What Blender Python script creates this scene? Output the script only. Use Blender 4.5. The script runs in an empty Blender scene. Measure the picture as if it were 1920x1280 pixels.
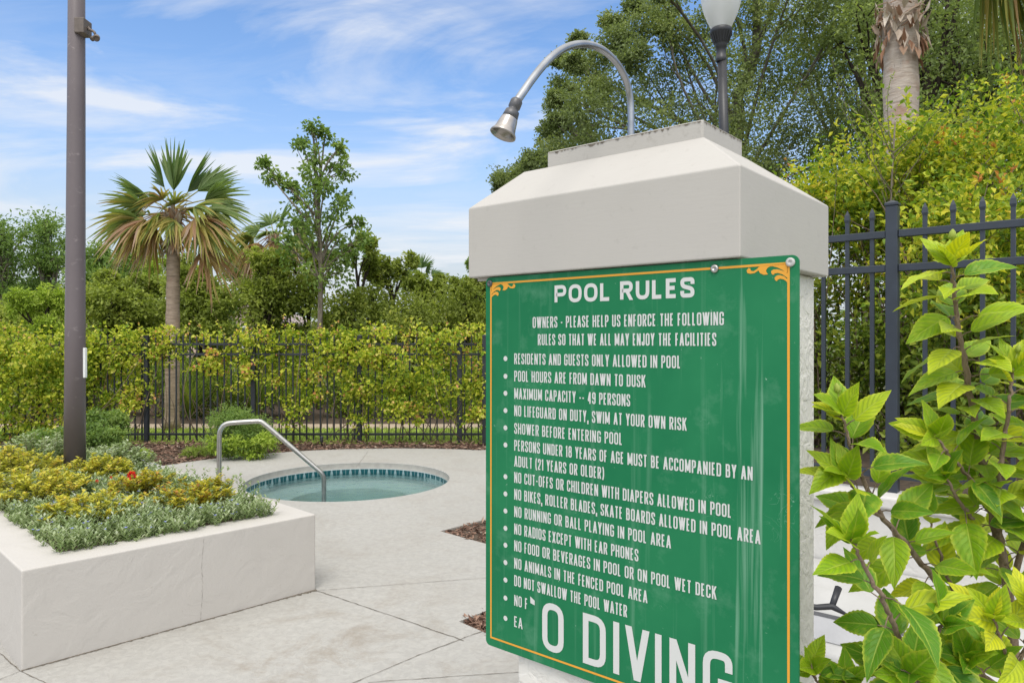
import bpy, math, random
import numpy as np
from mathutils import Vector
sc = bpy.context.scene
COL = sc.collection
R = math.radians

# ------------------------------------------------------------------ camera, sky, sun, exposure
EYE = 1.45
FPX = 1352.0                      # focal length in photo pixels (1920 wide)
cam_d = bpy.data.cameras.new("camera"); cam = bpy.data.objects.new("camera", cam_d); COL.objects.link(cam)
cam_d.sensor_width = 36.0; cam_d.lens = FPX / 1920 * 36.0
cam.location = (0, 0, EYE); cam.rotation_euler = (R(90), 0, 0)
cam_d.clip_start = 0.05; cam_d.clip_end = 3000
sc.camera = cam

SUN_EL, SUN_AZ = 60.0, 184.0      # azimuth clockwise from +Y: behind the camera
w = bpy.data.worlds.new("World"); sc.world = w; w.use_nodes = True
nt = w.node_tree; nt.nodes.clear()
def N(t, k, **kw):
    n = t.nodes.new(k)
    for a, v in kw.items():
        if a == 'inp':
            for i, x in v.items(): n.inputs[i].default_value = x
        else: setattr(n, a, v)
    return n
def mth(t, op, a, b=None, c=None, clamp=False):
    n = N(t, 'ShaderNodeMath', operation=op); n.use_clamp = clamp
    for i, v in enumerate((a, b, c)):
        if v is None: continue
        if isinstance(v, (int, float)): n.inputs[i].default_value = v
        else: t.links.new(v, n.inputs[i])
    return n.outputs[0]
def ramp(t, fac, stops, interp='LINEAR'):
    n = N(t, 'ShaderNodeValToRGB'); n.color_ramp.interpolation = interp
    e = n.color_ramp.elements
    while len(e) < len(stops): e.new(0.5)
    for i, (p, c) in enumerate(stops):
        e[i].position = p
        e[i].color = (c, c, c, 1) if isinstance(c, (int, float)) else (c[0], c[1], c[2], 1)
    t.links.new(fac, n.inputs[0]); return n.outputs[0]
def mixc(t, fac, a, b, blend='MIX'):
    n = N(t, 'ShaderNodeMix', data_type='RGBA', blend_type=blend)
    for i, v in ((0, fac), (6, a), (7, b)):
        if isinstance(v, (int, float)): n.inputs[i].default_value = v
        elif isinstance(v, tuple): n.inputs[i].default_value = (v[0], v[1], v[2], 1)
        else: t.links.new(v, n.inputs[i])
    return n.outputs[2]
sky = N(nt, 'ShaderNodeTexSky', sky_type='NISHITA', sun_disc=False, sun_elevation=R(SUN_EL), sun_rotation=R(SUN_AZ),
        altitude=0, air_density=1.0, dust_density=0.6, ozone_density=1.6)
SKY_STRENGTH = 0.15
tc = N(nt, 'ShaderNodeTexCoord')
sx = N(nt, 'ShaderNodeSeparateXYZ'); nt.links.new(tc.outputs['Generated'], sx.inputs[0])
zc = mth(nt, 'MAXIMUM', sx.outputs[2], 0.0)
zd = mth(nt, 'ADD', zc, 0.16)
cx = mth(nt, 'DIVIDE', sx.outputs[0], zd); cy = mth(nt, 'DIVIDE', sx.outputs[1], zd)
cv = N(nt, 'ShaderNodeCombineXYZ'); nt.links.new(cx, cv.inputs[0]); nt.links.new(cy, cv.inputs[1])
mp = N(nt, 'ShaderNodeMapping'); mp.inputs['Rotation'].default_value = (0, 0, R(24)); mp.inputs['Scale'].default_value = (0.75, 1.5, 1)
mp.inputs['Location'].default_value = (1.3, 0.4, 0)
nt.links.new(cv.outputs[0], mp.inputs[0])
n1 = N(nt, 'ShaderNodeTexNoise', inp={'Scale': 1.15, 'Detail': 9.0, 'Roughness': 0.58, 'Distortion': 0.7}); nt.links.new(mp.outputs[0], n1.inputs['Vector'])
mp2 = N(nt, 'ShaderNodeMapping'); mp2.inputs['Rotation'].default_value = (0, 0, R(30)); mp2.inputs['Scale'].default_value = (1.0, 2.3, 1)
nt.links.new(cv.outputs[0], mp2.inputs[0])
n2 = N(nt, 'ShaderNodeTexNoise', inp={'Scale': 1.5, 'Detail': 7.0, 'Roughness': 0.6, 'Distortion': 0.5}); nt.links.new(mp2.outputs[0], n2.inputs['Vector'])
cA = ramp(nt, n1.outputs[0], [(0.48, 0.0), (0.70, 1.0)]); cB = ramp(nt, n2.outputs[0], [(0.46, 0.0), (0.68, 0.9)])
cl = mth(nt, 'ADD', cA, mth(nt, 'MULTIPLY', cB, mth(nt, 'ADD', mth(nt, 'MULTIPLY', cA, 1.2), 0.25)), clamp=True)
hz = ramp(nt, zc, [(0.0, 0.98), (0.10, 0.90), (0.17, 0.60), (0.24, 0.28), (0.33, 0.06), (0.42, 0.0)])
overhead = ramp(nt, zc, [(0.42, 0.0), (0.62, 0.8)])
clear = mixc(nt, 1.0, sky.outputs[0], (1.05, 1.27, 1.48), 'MULTIPLY')
veil = mixc(nt, hz, clear, (4.35, 4.7, 5.0))
skyc = mixc(nt, mth(nt, 'MULTIPLY', cl, 0.78), veil, (5.95, 6.1, 6.35))
skyc = mixc(nt, overhead, skyc, (8.3, 8.2, 8.0))  # sky above the view whitened and brightened, added for soft top light
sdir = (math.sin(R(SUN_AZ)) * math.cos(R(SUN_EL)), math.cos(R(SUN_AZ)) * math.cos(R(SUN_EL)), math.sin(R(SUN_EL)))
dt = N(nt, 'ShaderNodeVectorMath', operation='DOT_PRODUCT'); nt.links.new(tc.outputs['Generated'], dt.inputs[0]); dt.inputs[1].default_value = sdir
glow = ramp(nt, mth(nt, 'MAXIMUM', dt.outputs['Value'], 0.0), [(0.25, 0.0), (0.75, 0.55), (1.0, 1.0)])   # glow added to the unseen sky behind the camera, soft frontal light for foliage
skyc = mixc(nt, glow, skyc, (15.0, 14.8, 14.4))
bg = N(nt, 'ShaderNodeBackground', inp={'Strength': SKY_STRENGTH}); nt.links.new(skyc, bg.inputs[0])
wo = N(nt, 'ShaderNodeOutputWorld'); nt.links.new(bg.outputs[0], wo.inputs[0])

sd = bpy.data.lights.new("sun", 'SUN'); so = bpy.data.objects.new("sun", sd); COL.objects.link(so)
sd.energy = 1.75; sd.angle = R(24); sd.color = (1.0, 0.95, 0.87)
so.rotation_euler = (R(90 - SUN_EL), 0, R(180 - SUN_AZ))
so.location = (0, -5, 20)
vs = sc.view_settings
vs.view_transform = 'Standard'; vs.look = 'None'; vs.gamma = 1.0; vs.use_curve_mapping = False; vs.exposure = 0.0
sc.cycles.max_bounces = 8; sc.cycles.transparent_max_bounces = 12; sc.cycles.diffuse_bounces = 4
sc.cycles.transmission_bounces = 6; sc.cycles.volume_bounces = 0; sc.cycles.caustics_reflective = False; sc.cycles.caustics_refractive = False

# ------------------------------------------------------------------ helpers
ORG = {}
def px(x, y, d): return np.array([(x - 960) / FPX * d, d, EYE + (640 - y) / FPX * d])
def tag(o, label=None, cat=None, group=None, kind=None):
    if label: o['label'] = label
    if cat: o['category'] = cat
    if group: o['group'] = group
    if kind: o['kind'] = kind
def thing(name, label, cat, loc=(0, 0, 0), group=None):
    o = bpy.data.objects.new(name, None); COL.objects.link(o); o.empty_display_size = 0.1
    o.location = loc; ORG[o] = np.array(loc, float); tag(o, label, cat, group, 'thing'); return o
class Acc:
    """collects quads / tris / n-gons with optional tint, then links ONE mesh object"""
    def __init__(s): s.v = []; s.f = []; s.t = []; s.uv = []; s.n = 0
    def add(s, V, F, tint=0.5, uv=None):
        V = np.asarray(V, float).reshape(-1, 3); s.v.append(V)
        if isinstance(F, np.ndarray): s.f.append(('a', F + s.n))
        else: s.f.append(('l', [[i + s.n for i in f] for f in F]))
        s.t.append(np.broadcast_to(np.asarray(tint, float), (len(V),)))
        s.uv.append(np.zeros((len(V), 2)) if uv is None else np.asarray(uv, float))
        s.n += len(V); return s
    def box(s, a, b, tint=0.5):
        x0, y0, z0 = a; x1, y1, z1 = b
        V = [(x0,y0,z0),(x1,y0,z0),(x1,y1,z0),(x0,y1,z0),(x0,y0,z1),(x1,y0,z1),(x1,y1,z1),(x0,y1,z1)]
        return s.add(V, [(0,3,2,1),(4,5,6,7),(0,1,5,4),(1,2,6,5),(2,3,7,6),(3,0,4,7)], tint)
    def tube(s, P, rad, n=8, cap=True, tint=0.5):
        P = np.asarray(P, float); m = len(P); rad = np.broadcast_to(np.asarray(rad, float), (m,))
        T = np.gradient(P, axis=0); T /= np.linalg.norm(T, axis=1)[:, None] + 1e-12
        ref = np.array([0, 0, 1.0]) if abs(T[0][2]) < 0.9 else np.array([1.0, 0, 0])
        u = np.cross(T[0], ref); u /= np.linalg.norm(u)
        V = []
        a = np.arange(n) / n * 2 * math.pi
        for i in range(m):
            u = u - T[i] * u.dot(T[i]); u /= np.linalg.norm(u) + 1e-12
            v = np.cross(T[i], u)
            V.append(P[i] + rad[i] * (np.cos(a)[:, None] * u + np.sin(a)[:, None] * v))
        V = np.concatenate(V)
        i = np.arange(m - 1)[:, None] * n; j = np.arange(n)[None, :]; k = (j + 1) % n
        F = np.stack([i + j, i + k, i + n + k, i + n + j], -1).reshape(-1, 4)
        s.add(V, F, tint)
        if cap:
            s.f.append(('l', [[s.n - m * n + q for q in range(n)][::-1], [s.n - n + q for q in range(n)]]))
        return s
    def lathe(s, prof, n=24, origin=(0, 0, 0), axis=(0, 0, 1), tint=0.5, uvh=False):
        ax = Vector(axis).normalized(); q = Vector((0, 0, 1)).rotation_difference(ax).to_matrix(); q = np.array(q)
        a = np.arange(n) / n * 2 * math.pi; V = []
        for r_, z_ in prof: V.append(np.stack([r_ * np.cos(a), r_ * np.sin(a), np.full(n, z_)], 1))
        V = np.concatenate(V) @ q.T + np.array(origin)
        m = len(prof); i = np.arange(m - 1)[:, None] * n; j = np.arange(n)[None, :]; k = (j + 1) % n
        s.add(V, np.stack([i + j, i + k, i + n + k, i + n + j], -1).reshape(-1, 4), tint); return s
    def build(s, name, mat, parent=None, smooth=False, label=None, cat=None, group=None, kind=None, origin=(0, 0, 0)):
        V = np.concatenate(s.v); og = ORG[parent] if parent is not None else np.array(origin, float)
        me = bpy.data.meshes.new(name); V = V - og
        lens, idx = [], []
        for k, F in s.f:
            if k == 'a': lens.append(np.full(len(F), F.shape[1])); idx.append(F.reshape(-1))
            else: lens.append(np.array([len(f) for f in F])); idx.append(np.array([i for f in F for i in f]))
        lens = np.concatenate(lens).astype(np.int32); idx = np.concatenate(idx).astype(np.int32)
        st = np.concatenate([[0], np.cumsum(lens)[:-1]]).astype(np.int32)
        me.vertices.add(len(V)); me.vertices.foreach_set('co', V.astype(np.float32).reshape(-1))
        me.loops.add(len(idx)); me.loops.foreach_set('vertex_index', idx)
        me.polygons.add(len(lens)); me.polygons.foreach_set('loop_start', st); me.polygons.foreach_set('loop_total', lens)
        me.polygons.foreach_set('use_smooth', np.full(len(lens), bool(smooth)))
        at = me.attributes.new('tint', 'FLOAT', 'POINT'); at.data.foreach_set('value', np.concatenate(s.t).astype(np.float32))
        ul = me.uv_layers.new(name='UVMap'); ul.data.foreach_set('uv', np.concatenate(s.uv)[idx].astype(np.float32).reshape(-1))
        me.update(calc_edges=True); me.validate()
        me.materials.append(mat)
        o = bpy.data.objects.new(name, me); COL.objects.link(o)
        if parent is not None: o.parent = parent
        else: o.location = og
        ORG[o] = og.copy()
        tag(o, label, cat, group, kind)
        return o
def copy_part(o, parent, loc):
    c = o.copy(); COL.objects.link(c); c.parent = parent; c.location = np.array(loc) - ORG[parent]; return c
def bevel(o, wdt=0.004, seg=2, ang=40):
    m = o.modifiers.new('bevel', 'BEVEL'); m.width = wdt; m.segments = seg; m.limit_method = 'ANGLE'; m.angle_limit = R(ang); return o
def frame_pts(V, O, X, Y):        # local (x,y,z) -> world with 2D axes X,Y
    V = np.asarray(V, float); return np.stack([O[0] + V[:, 0] * X[0] + V[:, 1] * Y[0], O[1] + V[:, 0] * X[1] + V[:, 1] * Y[1], V[:, 2]], 1)
def fbox(acc, O, X, Y, a, b, tint=0.5):
    t = Acc().box(a, b); V = frame_pts(t.v[0], O, X, Y); acc.add(V, t.f[0][1], tint); return acc
def sheet(name, outer, holes, z, mat, **kw):
    import bmesh
    bm = bmesh.new(); ed = []
    for lp in [outer] + holes:
        vs_ = [bm.verts.new((p[0], p[1], z)) for p in lp]
        for i in range(len(vs_)): ed.append(bm.edges.new((vs_[i], vs_[(i + 1) % len(vs_)])))
    bmesh.ops.triangle_fill(bm, edges=ed, use_beauty=True, normal=(0, 0, 1))
    bm.normal_update()
    for f in bm.faces:
        if f.normal.z < 0: f.normal_flip()
    me = bpy.data.meshes.new(name); bm.to_mesh(me); bm.free(); me.materials.append(mat)
    o = bpy.data.objects.new(name, me); COL.objects.link(o); ORG[o] = np.zeros(3); tag(o, **kw); return o
def circ(cx_, cy_, r_, n=96): return [(cx_ + r_ * math.cos(2 * math.pi * i / n), cy_ + r_ * math.sin(2 * math.pi * i / n)) for i in range(n)]

# ------------------------------------------------------------------ materials
def mat(name):
    m = bpy.data.materials.new(name); m.use_nodes = True; m.node_tree.nodes.clear(); return m, m.node_tree
def finish(t, sh): 
    o = N(t, 'ShaderNodeOutputMaterial'); t.links.new(sh, o.inputs[0])
def pbr(t, col, rough=0.6, metal=0.0, spec=0.3, normal=None):
    p = N(t, 'ShaderNodeBsdfPrincipled', inp={'Metallic': metal, 'Specular IOR Level': spec})
    for k, v in (('Base Color', col), ('Roughness', rough)):
        if isinstance(v, tuple): p.inputs[k].default_value = (v[0], v[1], v[2], 1)
        elif isinstance(v, (int, float)): p.inputs[k].default_value = v
        else: t.links.new(v, p.inputs[k])
    if normal is not None: t.links.new(normal, p.inputs['Normal'])
    return p.outputs[0]
def pos(t, scale=(1, 1, 1)):
    c = N(t, 'ShaderNodeTexCoord'); m = N(t, 'ShaderNodeMapping'); m.inputs['Scale'].default_value = scale
    t.links.new(c.outputs['Object'], m.inputs[0]); return m.outputs[0]
def noise(t, vec, scale, detail=4, rough=0.55, dist=0.0):
    n = N(t, 'ShaderNodeTexNoise', inp={'Scale': scale, 'Detail': detail, 'Roughness': rough, 'Distortion': dist}); t.links.new(vec, n.inputs['Vector']); return n.outputs[0]
def bump(t, h, strength=0.3, dist=0.01, normal=None):
    b = N(t, 'ShaderNodeBump', inp={'Strength': strength, 'Distance': dist}); t.links.new(h, b.inputs['Height'])
    if normal is not None: t.links.new(normal, b.inputs['Normal'])
    return b.outputs[0]
def m_plain(name, col, rough=0.5, metal=0.0, spec=0.3, var=0.15, vs_=8.0, bs=0.0, bscale=60):
    m, t = mat(name); v = pos(t); n = noise(t, v, vs_, 5)
    c = mixc(t, ramp(t, n, [(0.3, 0.0), (0.7, 1.0)]), tuple(x * (1 - var) for x in col), tuple(min(1, x * (1 + var)) for x in col))
    nm = bump(t, noise(t, v, bscale, 4), bs, 0.004) if bs else None
    finish(t, pbr(t, c, rough, metal, spec, nm)); return m
def m_leaf(name, stops, trans=0.3, rough=0.45, spec=0.25):
    m, t = mat(name); a = N(t, 'ShaderNodeAttribute', attribute_name='tint')
    c = ramp(t, a.outputs['Fac'], stops)
    b = pbr(t, c, rough, 0, spec)
    tr = N(t, 'ShaderNodeBsdfTranslucent'); t.links.new(mixc(t, 1.0, c, (1.25, 1.3, 0.7), 'MULTIPLY'), tr.inputs[0])
    mx = N(t, 'ShaderNodeMixShader', inp={0: trans}); t.links.new(b, mx.inputs[1]); t.links.new(tr.outputs[0], mx.inputs[2])
    finish(t, mx.outputs[0]); return m
def m_stucco(name, col, lump=0.3, fine=0.25, dirt=0.12, lscale=9.0):
    m, t = mat(name); v = pos(t)
    big = noise(t, v, lscale, 3, 0.5, 1.2); sm = noise(t, v, 90, 5, 0.6)
    kd = ramp(t, big, [(0.40, 0.0), (0.58, 1.0)])                   # trowelled patches
    d = ramp(t, noise(t, v, 3.0, 8, 0.7), [(0.5, 0.0), (0.85, 1.0)])
    c = mixc(t, mth(t, 'MULTIPLY', d, dirt), col, tuple(x * 0.55 for x in col))
    sp = ramp(t, noise(t, v, 45, 3, 0.5), [(0.7, 0.0), (0.76, 1.0)])
    c = mixc(t, mth(t, 'MULTIPLY', sp, 0.25), c, (0.25, 0.22, 0.18))
    nm = bump(t, sm, fine, 0.004, bump(t, kd, lump, 0.006)); finish(t, pbr(t, c, 0.75, 0, 0.25, nm)); return m
def m_bark(name, a, b, scale=(14, 14, 3)):
    m, t = mat(name); v = pos(t, scale); n = noise(t, v, 1.6, 6, 0.65)
    finish(t, pbr(t, mixc(t, ramp(t, n, [(0.3, 0), (0.7, 1)]), a, b), 0.85, 0, 0.15, bump(t, n, 0.7, 0.02))); return m

M = {}
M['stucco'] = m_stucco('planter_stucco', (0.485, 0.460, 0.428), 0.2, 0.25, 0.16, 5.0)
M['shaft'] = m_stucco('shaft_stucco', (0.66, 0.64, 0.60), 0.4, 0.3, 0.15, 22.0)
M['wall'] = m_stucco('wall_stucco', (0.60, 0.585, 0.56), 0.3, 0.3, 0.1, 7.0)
def m_cap(name, dirt):
    m, t = mat(name); v = pos(t, (9, 9, 60)); f = noise(t, v, 3.0, 4, 0.6); v2 = pos(t)
    d = ramp(t, noise(t, v2, 38, 6, 0.7), [(0.60 - dirt * .2, 0.0), (0.70 - dirt * .1, 1.0)])
    g = ramp(t, noise(t, v2, 5, 6, 0.65), [(0.45, 0.0), (0.8, 1.0)])
    c = mixc(t, mth(t, 'MULTIPLY', g, 0.12 + dirt * 0.25), (0.445, 0.425, 0.395), (0.30, 0.28, 0.25))
    c = mixc(t, mth(t, 'MULTIPLY', d, 0.12 + dirt), c, (0.22, 0.20, 0.17))
    finish(t, pbr(t, c, 0.7, 0, 0.25, bump(t, f, 0.14, 0.002))); return m
M['cap'] = m_cap('cap_board', 0.03); M['cap_top'] = m_cap('cap_top_weathered', 0.16)
def m_deck():
    m, t = mat('deck_concrete'); v = pos(t)
    tex = ramp(t, noise(t, v, 26, 5, 0.6, 0.8), [(0.38, 0), (0.62, 1)])
    big = ramp(t, noise(t, v, 1.1, 6, 0.65), [(0.3, 0.0), (0.75, 1.0)])
    st = ramp(t, noise(t, v, 2.3, 8, 0.72, 0.6), [(0.48, 0.0), (0.72, 1.0)])
    c = mixc(t, tex, (0.352, 0.342, 0.320), (0.405, 0.394, 0.368))
    c = mixc(t, mth(t, 'MULTIPLY', big, 0.35), c, (0.315, 0.303, 0.280))
    # a brown stain that lies on the slab near the planter corner
    g = N(t, 'ShaderNodeVectorMath', operation='DISTANCE'); t.links.new(v, g.inputs[0]); g.inputs[1].default_value = (-0.80, 3.30, 0)
    near = ramp(t, g.outputs['Value'], [(0.0, 1.0), (0.95, 0.0)])
    c = mixc(t, mth(t, 'ADD', mth(t, 'MULTIPLY', st, 0.22), mth(t, 'MULTIPLY', mth(t, 'MULTIPLY', st, near), 0.65), clamp=True), c, (0.21, 0.165, 0.115))
    sp = ramp(t, noise(t, v, 30, 2, 0.5), [(0.76, 0.0), (0.79, 1.0)])
    c = mixc(t, mth(t, 'MULTIPLY', sp, 0.4), c, (0.25, 0.22, 0.18))
    nm = bump(t, noise(t, v, 160, 4), 0.25, 0.003, bump(t, tex, 0.35, 0.004))
    finish(t, pbr(t, c, 0.8, 0, 0.2, nm)); return m
M['deck'] = m_deck()
M['joint'] = m_plain('joint_dirt', (0.15, 0.13, 0.105), 0.95, var=0.4, vs_=40)
M['soil'] = m_plain('soil', (0.085, 0.062, 0.045), 0.95, var=0.45, vs_=30, bs=0.9, bscale=40)
M['mulch'] = m_leaf('mulch_chips', [(0.0, (0.07, 0.04, 0.03)), (0.4, (0.19, 0.115, 0.085)), (0.75, (0.33, 0.22, 0.165)), (1.0, (0.52, 0.42, 0.34))], 0.0, 0.9, 0.1)
M['ground'] = m_plain('far_ground', (0.10, 0.105, 0.045), 0.95, var=0.4, vs_=1.5)
M['lawn'] = m_plain('lawn', (0.30, 0.40, 0.07), 0.95, var=0.25, vs_=5, bs=0.5, bscale=80)
M['path'] = m_plain('beige_path', (0.40, 0.32, 0.235), 0.9, var=0.1, vs_=6)
M['fence'] = m_plain('fence_paint', (0.026, 0.034, 0.048), 0.38, 0.0, 0.5, 0.18, 12)
M['fence_far'] = m_plain('fence_paint_black', (0.018, 0.021, 0.027), 0.42, 0.0, 0.5, 0.2, 12)
M['steel'] = m_plain('brushed_steel', (0.50, 0.485, 0.455), 0.33, 1.0, 0.5, 0.12, 30)
M['galv'] = m_plain('galvanised_tube', (0.34, 0.35, 0.365), 0.34, 1.0, 0.5, 0.2, 25)
M['socket'] = m_plain('lamp_socket', (0.11, 0.11, 0.115), 0.45, 0.6, 0.4, 0.15, 40)
M['shade'] = m_plain('lamp_shade_metal', (0.36, 0.335, 0.315), 0.32, 0.9, 0.5, 0.22, 60)
M['black'] = m_plain('black_metal', (0.022, 0.023, 0.028), 0.42, 0.0, 0.5, 0.2, 20)
def m_pole():
    m, t = mat('pole_paint'); v = pos(t, (12, 12, 22)); v2 = pos(t)
    s = ramp(t, noise(t, v, 1.0, 5, 0.6, 0.4), [(0.62, 0.0), (0.74, 1.0)])
    g = noise(t, v2, 4, 6, 0.6)
    c = mixc(t, g, (0.115, 0.094, 0.099), (0.155, 0.130, 0.136)); c = mixc(t, mth(t, 'MULTIPLY', s, 0.55), c, (0.36, 0.31, 0.31))
    finish(t, pbr(t, c, 0.42, 0, 0.45)); return m
M['pole'] = m_pole()
M['taupe'] = m_plain('taupe_housing', (0.13, 0.105, 0.09), 0.5, 0, 0.4, 0.15, 30)
M['white'] = m_plain('white_plate', (0.78, 0.79, 0.78), 0.45, 0, 0.4, 0.05, 10)
M['vinyl'] = m_plain('white_vinyl', (0.44, 0.435, 0.42), 0.4, 0, 0.45, 0.06, 6)
M['greyband'] = m_plain('grey_band', (0.42, 0.42, 0.43), 0.4, 0, 0.45, 0.08, 10)
M['plaster'] = m_plain('spa_plaster', (0.40, 0.465, 0.475), 0.6, 0, 0.3, 0.06, 5)
M['coping'] = m_plain('spa_coping', (0.37, 0.355, 0.325), 0.8, 0, 0.2, 0.12, 14, 0.4, 70)
M['bark'] = m_bark('grey_bark', (0.11, 0.09, 0.07), (0.30, 0.26, 0.21))
M['oakbark'] = m_bark('oak_bark', (0.075, 0.068, 0.055), (0.20, 0.18, 0.15))
M['twig'] = m_bark('brown_twig', (0.10, 0.07, 0.05), (0.24, 0.18, 0.13))
M['darkbark'] = m_bark('dark_bark', (0.025, 0.02, 0.016), (0.07, 0.055, 0.045))
M['roofmat'] = m_plain('roof_shingle', (0.33, 0.27, 0.25), 0.9, var=0.2, vs_=3)
M['housewall'] = m_plain('house_wall', (0.50, 0.38, 0.32), 0.85, var=0.06, vs_=2)
M['glass'] = m_plain('window_glass', (0.16, 0.20, 0.24), 0.08, 0.0, 0.6, 0.1, 2)
# palm trunk with leaf-scar rings
def m_palmtrunk(name, a, b, rust):
    m, t = mat(name); v = pos(t, (6, 6, 34)); n = noise(t, v, 1.0, 5, 0.65, 0.5); v2 = pos(t)
    c = mixc(t, ramp(t, n, [(0.3, 0), (0.7, 1)]), a, b)
    c = mixc(t, mth(t, 'MULTIPLY', ramp(t, noise(t, v2, 5, 4), [(0.55, 0), (0.72, 1)]), rust), c, (0.33, 0.15, 0.08))
    sp = ramp(t, noise(t, pos(t, (60, 60, 14)), 1.0, 3), [(0.68, 0.0), (0.72, 1.0)])
    c = mixc(t, mth(t, 'MULTIPLY', sp, 0.5), c, (0.08, 0.06, 0.05))
    finish(t, pbr(t, c, 0.85, 0, 0.15, bump(t, n, 0.6, 0.02))); return m
M['palmtrunk'] = m_palmtrunk('palm_trunk_grey', (0.20, 0.15, 0.115), (0.40, 0.315, 0.25), 0.2)
M['palmtrunk_near'] = m_palmtrunk('palm_trunk_pale', (0.36, 0.29, 0.24), (0.56, 0.49, 0.43), 0.55)
M['frond'] = m_leaf('palm_frond', [(0.0, (0.11, 0.19, 0.055)), (0.35, (0.21, 0.28, 0.085)), (0.52, (0.36, 0.33, 0.08)), (0.68, (0.40, 0.28, 0.12)), (0.82, (0.36, 0.20, 0.115)), (1.0, (0.47, 0.36, 0.29))], 0.42, 0.4, 0.3)
M['boot'] = m_leaf('palm_boot', [(0.0, (0.17, 0.08, 0.045)), (0.4, (0.33, 0.19, 0.12)), (0.7, (0.45, 0.37, 0.30)), (1.0, (0.62, 0.55, 0.47))], 0.05, 0.85, 0.15)
M['oak'] = m_leaf('oak_leaf', [(0.0, (0.10, 0.13, 0.055)), (0.5, (0.21, 0.265, 0.105)), (0.85, (0.33, 0.38, 0.14)), (1.0, (0.48, 0.48, 0.14))], 0.40)
M['wood'] = m_leaf('wood_leaf', [(0.0, (0.11, 0.15, 0.06)), (0.5, (0.24, 0.31, 0.11)), (1.0, (0.40, 0.47, 0.17))], 0.46)
M['bush'] = m_leaf('bush_leaf', [(0.0, (0.13, 0.165, 0.035)), (0.5, (0.26, 0.32, 0.065)), (0.85, (0.41, 0.46, 0.10)), (1.0, (0.54, 0.50, 0.10))], 0.42)
M['bright'] = m_leaf('bright_leaf', [(0.0, (0.17, 0.25, 0.03)), (0.5, (0.32, 0.43, 0.06)), (1.0, (0.48, 0.56, 0.12))], 0.38)
M['gum'] = m_leaf('gum_leaf', [(0.0, (0.10, 0.17, 0.045)), (0.5, (0.20, 0.30, 0.08)), (1.0, (0.36, 0.45, 0.12))], 0.40)
M['pine'] = m_leaf('pine_needles', [(0.0, (0.10, 0.17, 0.05)), (0.5, (0.20, 0.30, 0.08)), (1.0, (0.33, 0.42, 0.12))], 0.42)
M['vine'] = m_leaf('vine_leaf', [(0.0, (0.07, 0.14, 0.015)), (0.3, (0.20, 0.30, 0.025)), (0.5, (0.38, 0.44, 0.04)), (0.72, (0.62, 0.62, 0.08)), (0.80, (0.72, 0.66, 0.20)), (0.84, (0.66, 0.36, 0.15)), (1.0, (0.60, 0.22, 0.11))], 0.38)
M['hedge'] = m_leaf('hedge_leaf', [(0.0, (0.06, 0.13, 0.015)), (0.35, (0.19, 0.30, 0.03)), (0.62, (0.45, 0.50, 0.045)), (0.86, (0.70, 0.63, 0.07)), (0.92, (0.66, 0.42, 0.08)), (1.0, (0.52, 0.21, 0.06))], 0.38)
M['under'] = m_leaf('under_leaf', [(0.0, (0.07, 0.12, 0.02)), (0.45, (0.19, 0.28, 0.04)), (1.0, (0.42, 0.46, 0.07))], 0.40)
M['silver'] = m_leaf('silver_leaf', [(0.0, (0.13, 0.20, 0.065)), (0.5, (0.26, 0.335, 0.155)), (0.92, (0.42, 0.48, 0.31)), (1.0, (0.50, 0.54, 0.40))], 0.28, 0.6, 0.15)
M['gold'] = m_leaf('gold_leaf', [(0.0, (0.17, 0.20, 0.03)), (0.4, (0.36, 0.37, 0.045)), (0.85, (0.58, 0.54, 0.08)), (1.0, (0.62, 0.48, 0.08))], 0.35)
M['bronze'] = m_leaf('bronze_leaf', [(0.0, (0.12, 0.16, 0.02)), (0.45, (0.32, 0.31, 0.03)), (0.85, (0.52, 0.46, 0.05)), (1.0, (0.45, 0.24, 0.05))], 0.33)
M['blue'] = m_leaf('blue_petal', [(0.0, (0.16, 0.17, 0.60)), (1.0, (0.34, 0.36, 0.86))], 0.3)
M['red'] = m_leaf('red_petal', [(0.0, (0.50, 0.012, 0.02)), (1.0, (0.85, 0.06, 0.04))], 0.3)
M['grass'] = m_leaf('grass_blade', [(0.0, (0.19, 0.26, 0.05)), (1.0, (0.38, 0.46, 0.12))], 0.35)

# ------------------------------------------------------------------ ground, deck, spa
SP = (-1.71, 7.58); SR = 1.05
def big_rect(a): return [(-a, -a), (a, -a), (a, a), (-a, a)]
sheet('ground', [(-400, -60), (400, -60), (400, 700), (-400, 700)], [circ(*SP, 1.25)], -0.03, M['ground'], kind='structure', label='grassy ground beyond the pool fence')
arc = []
for ang, rr in ((58, 2.42), (66, 2.34), (75, 2.27), (85, 2.22), (95, 2.2), (105, 2.21), (115, 2.24), (125, 2.28), (135, 2.34), (145, 2.4), (155, 2.47), (165, 2.56)):
    arc.append((SP[0] + rr * math.cos(R(ang)), SP[1] + rr * math.sin(R(ang))))
deck_o = [(-9, -3), (7, -3), (7, 9.75)] + [(0.4, 9.75), (-0.1, 9.72)] + arc + [(-4.7, 7.75), (-5.6, 7.2), (-9, 6.6)]
cut1 = [(-.55, 5.52), (-.17, 5.16), (.35, 4.9), (.35, 5.9), (-.20, 5.90)]
cut2 = [(-.275, 3.74), (-.11, 3.57), (.25, 3.42), (.25, 3.9), (-.14, 3.89)]
sheet('pool_deck', deck_o, [circ(*SP, SR), cut1, cut2], 0.0, M['deck'], kind='structure', label='white textured concrete pool deck')
sheet('planting_bed_soil', [(-13, 5.0), (7, 5.0), (7, 10.32), (-13, 10.32)], [circ(*SP, 1.25)], -0.014, M['soil'], kind='structure', label='brown bed between deck and fence')
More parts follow.
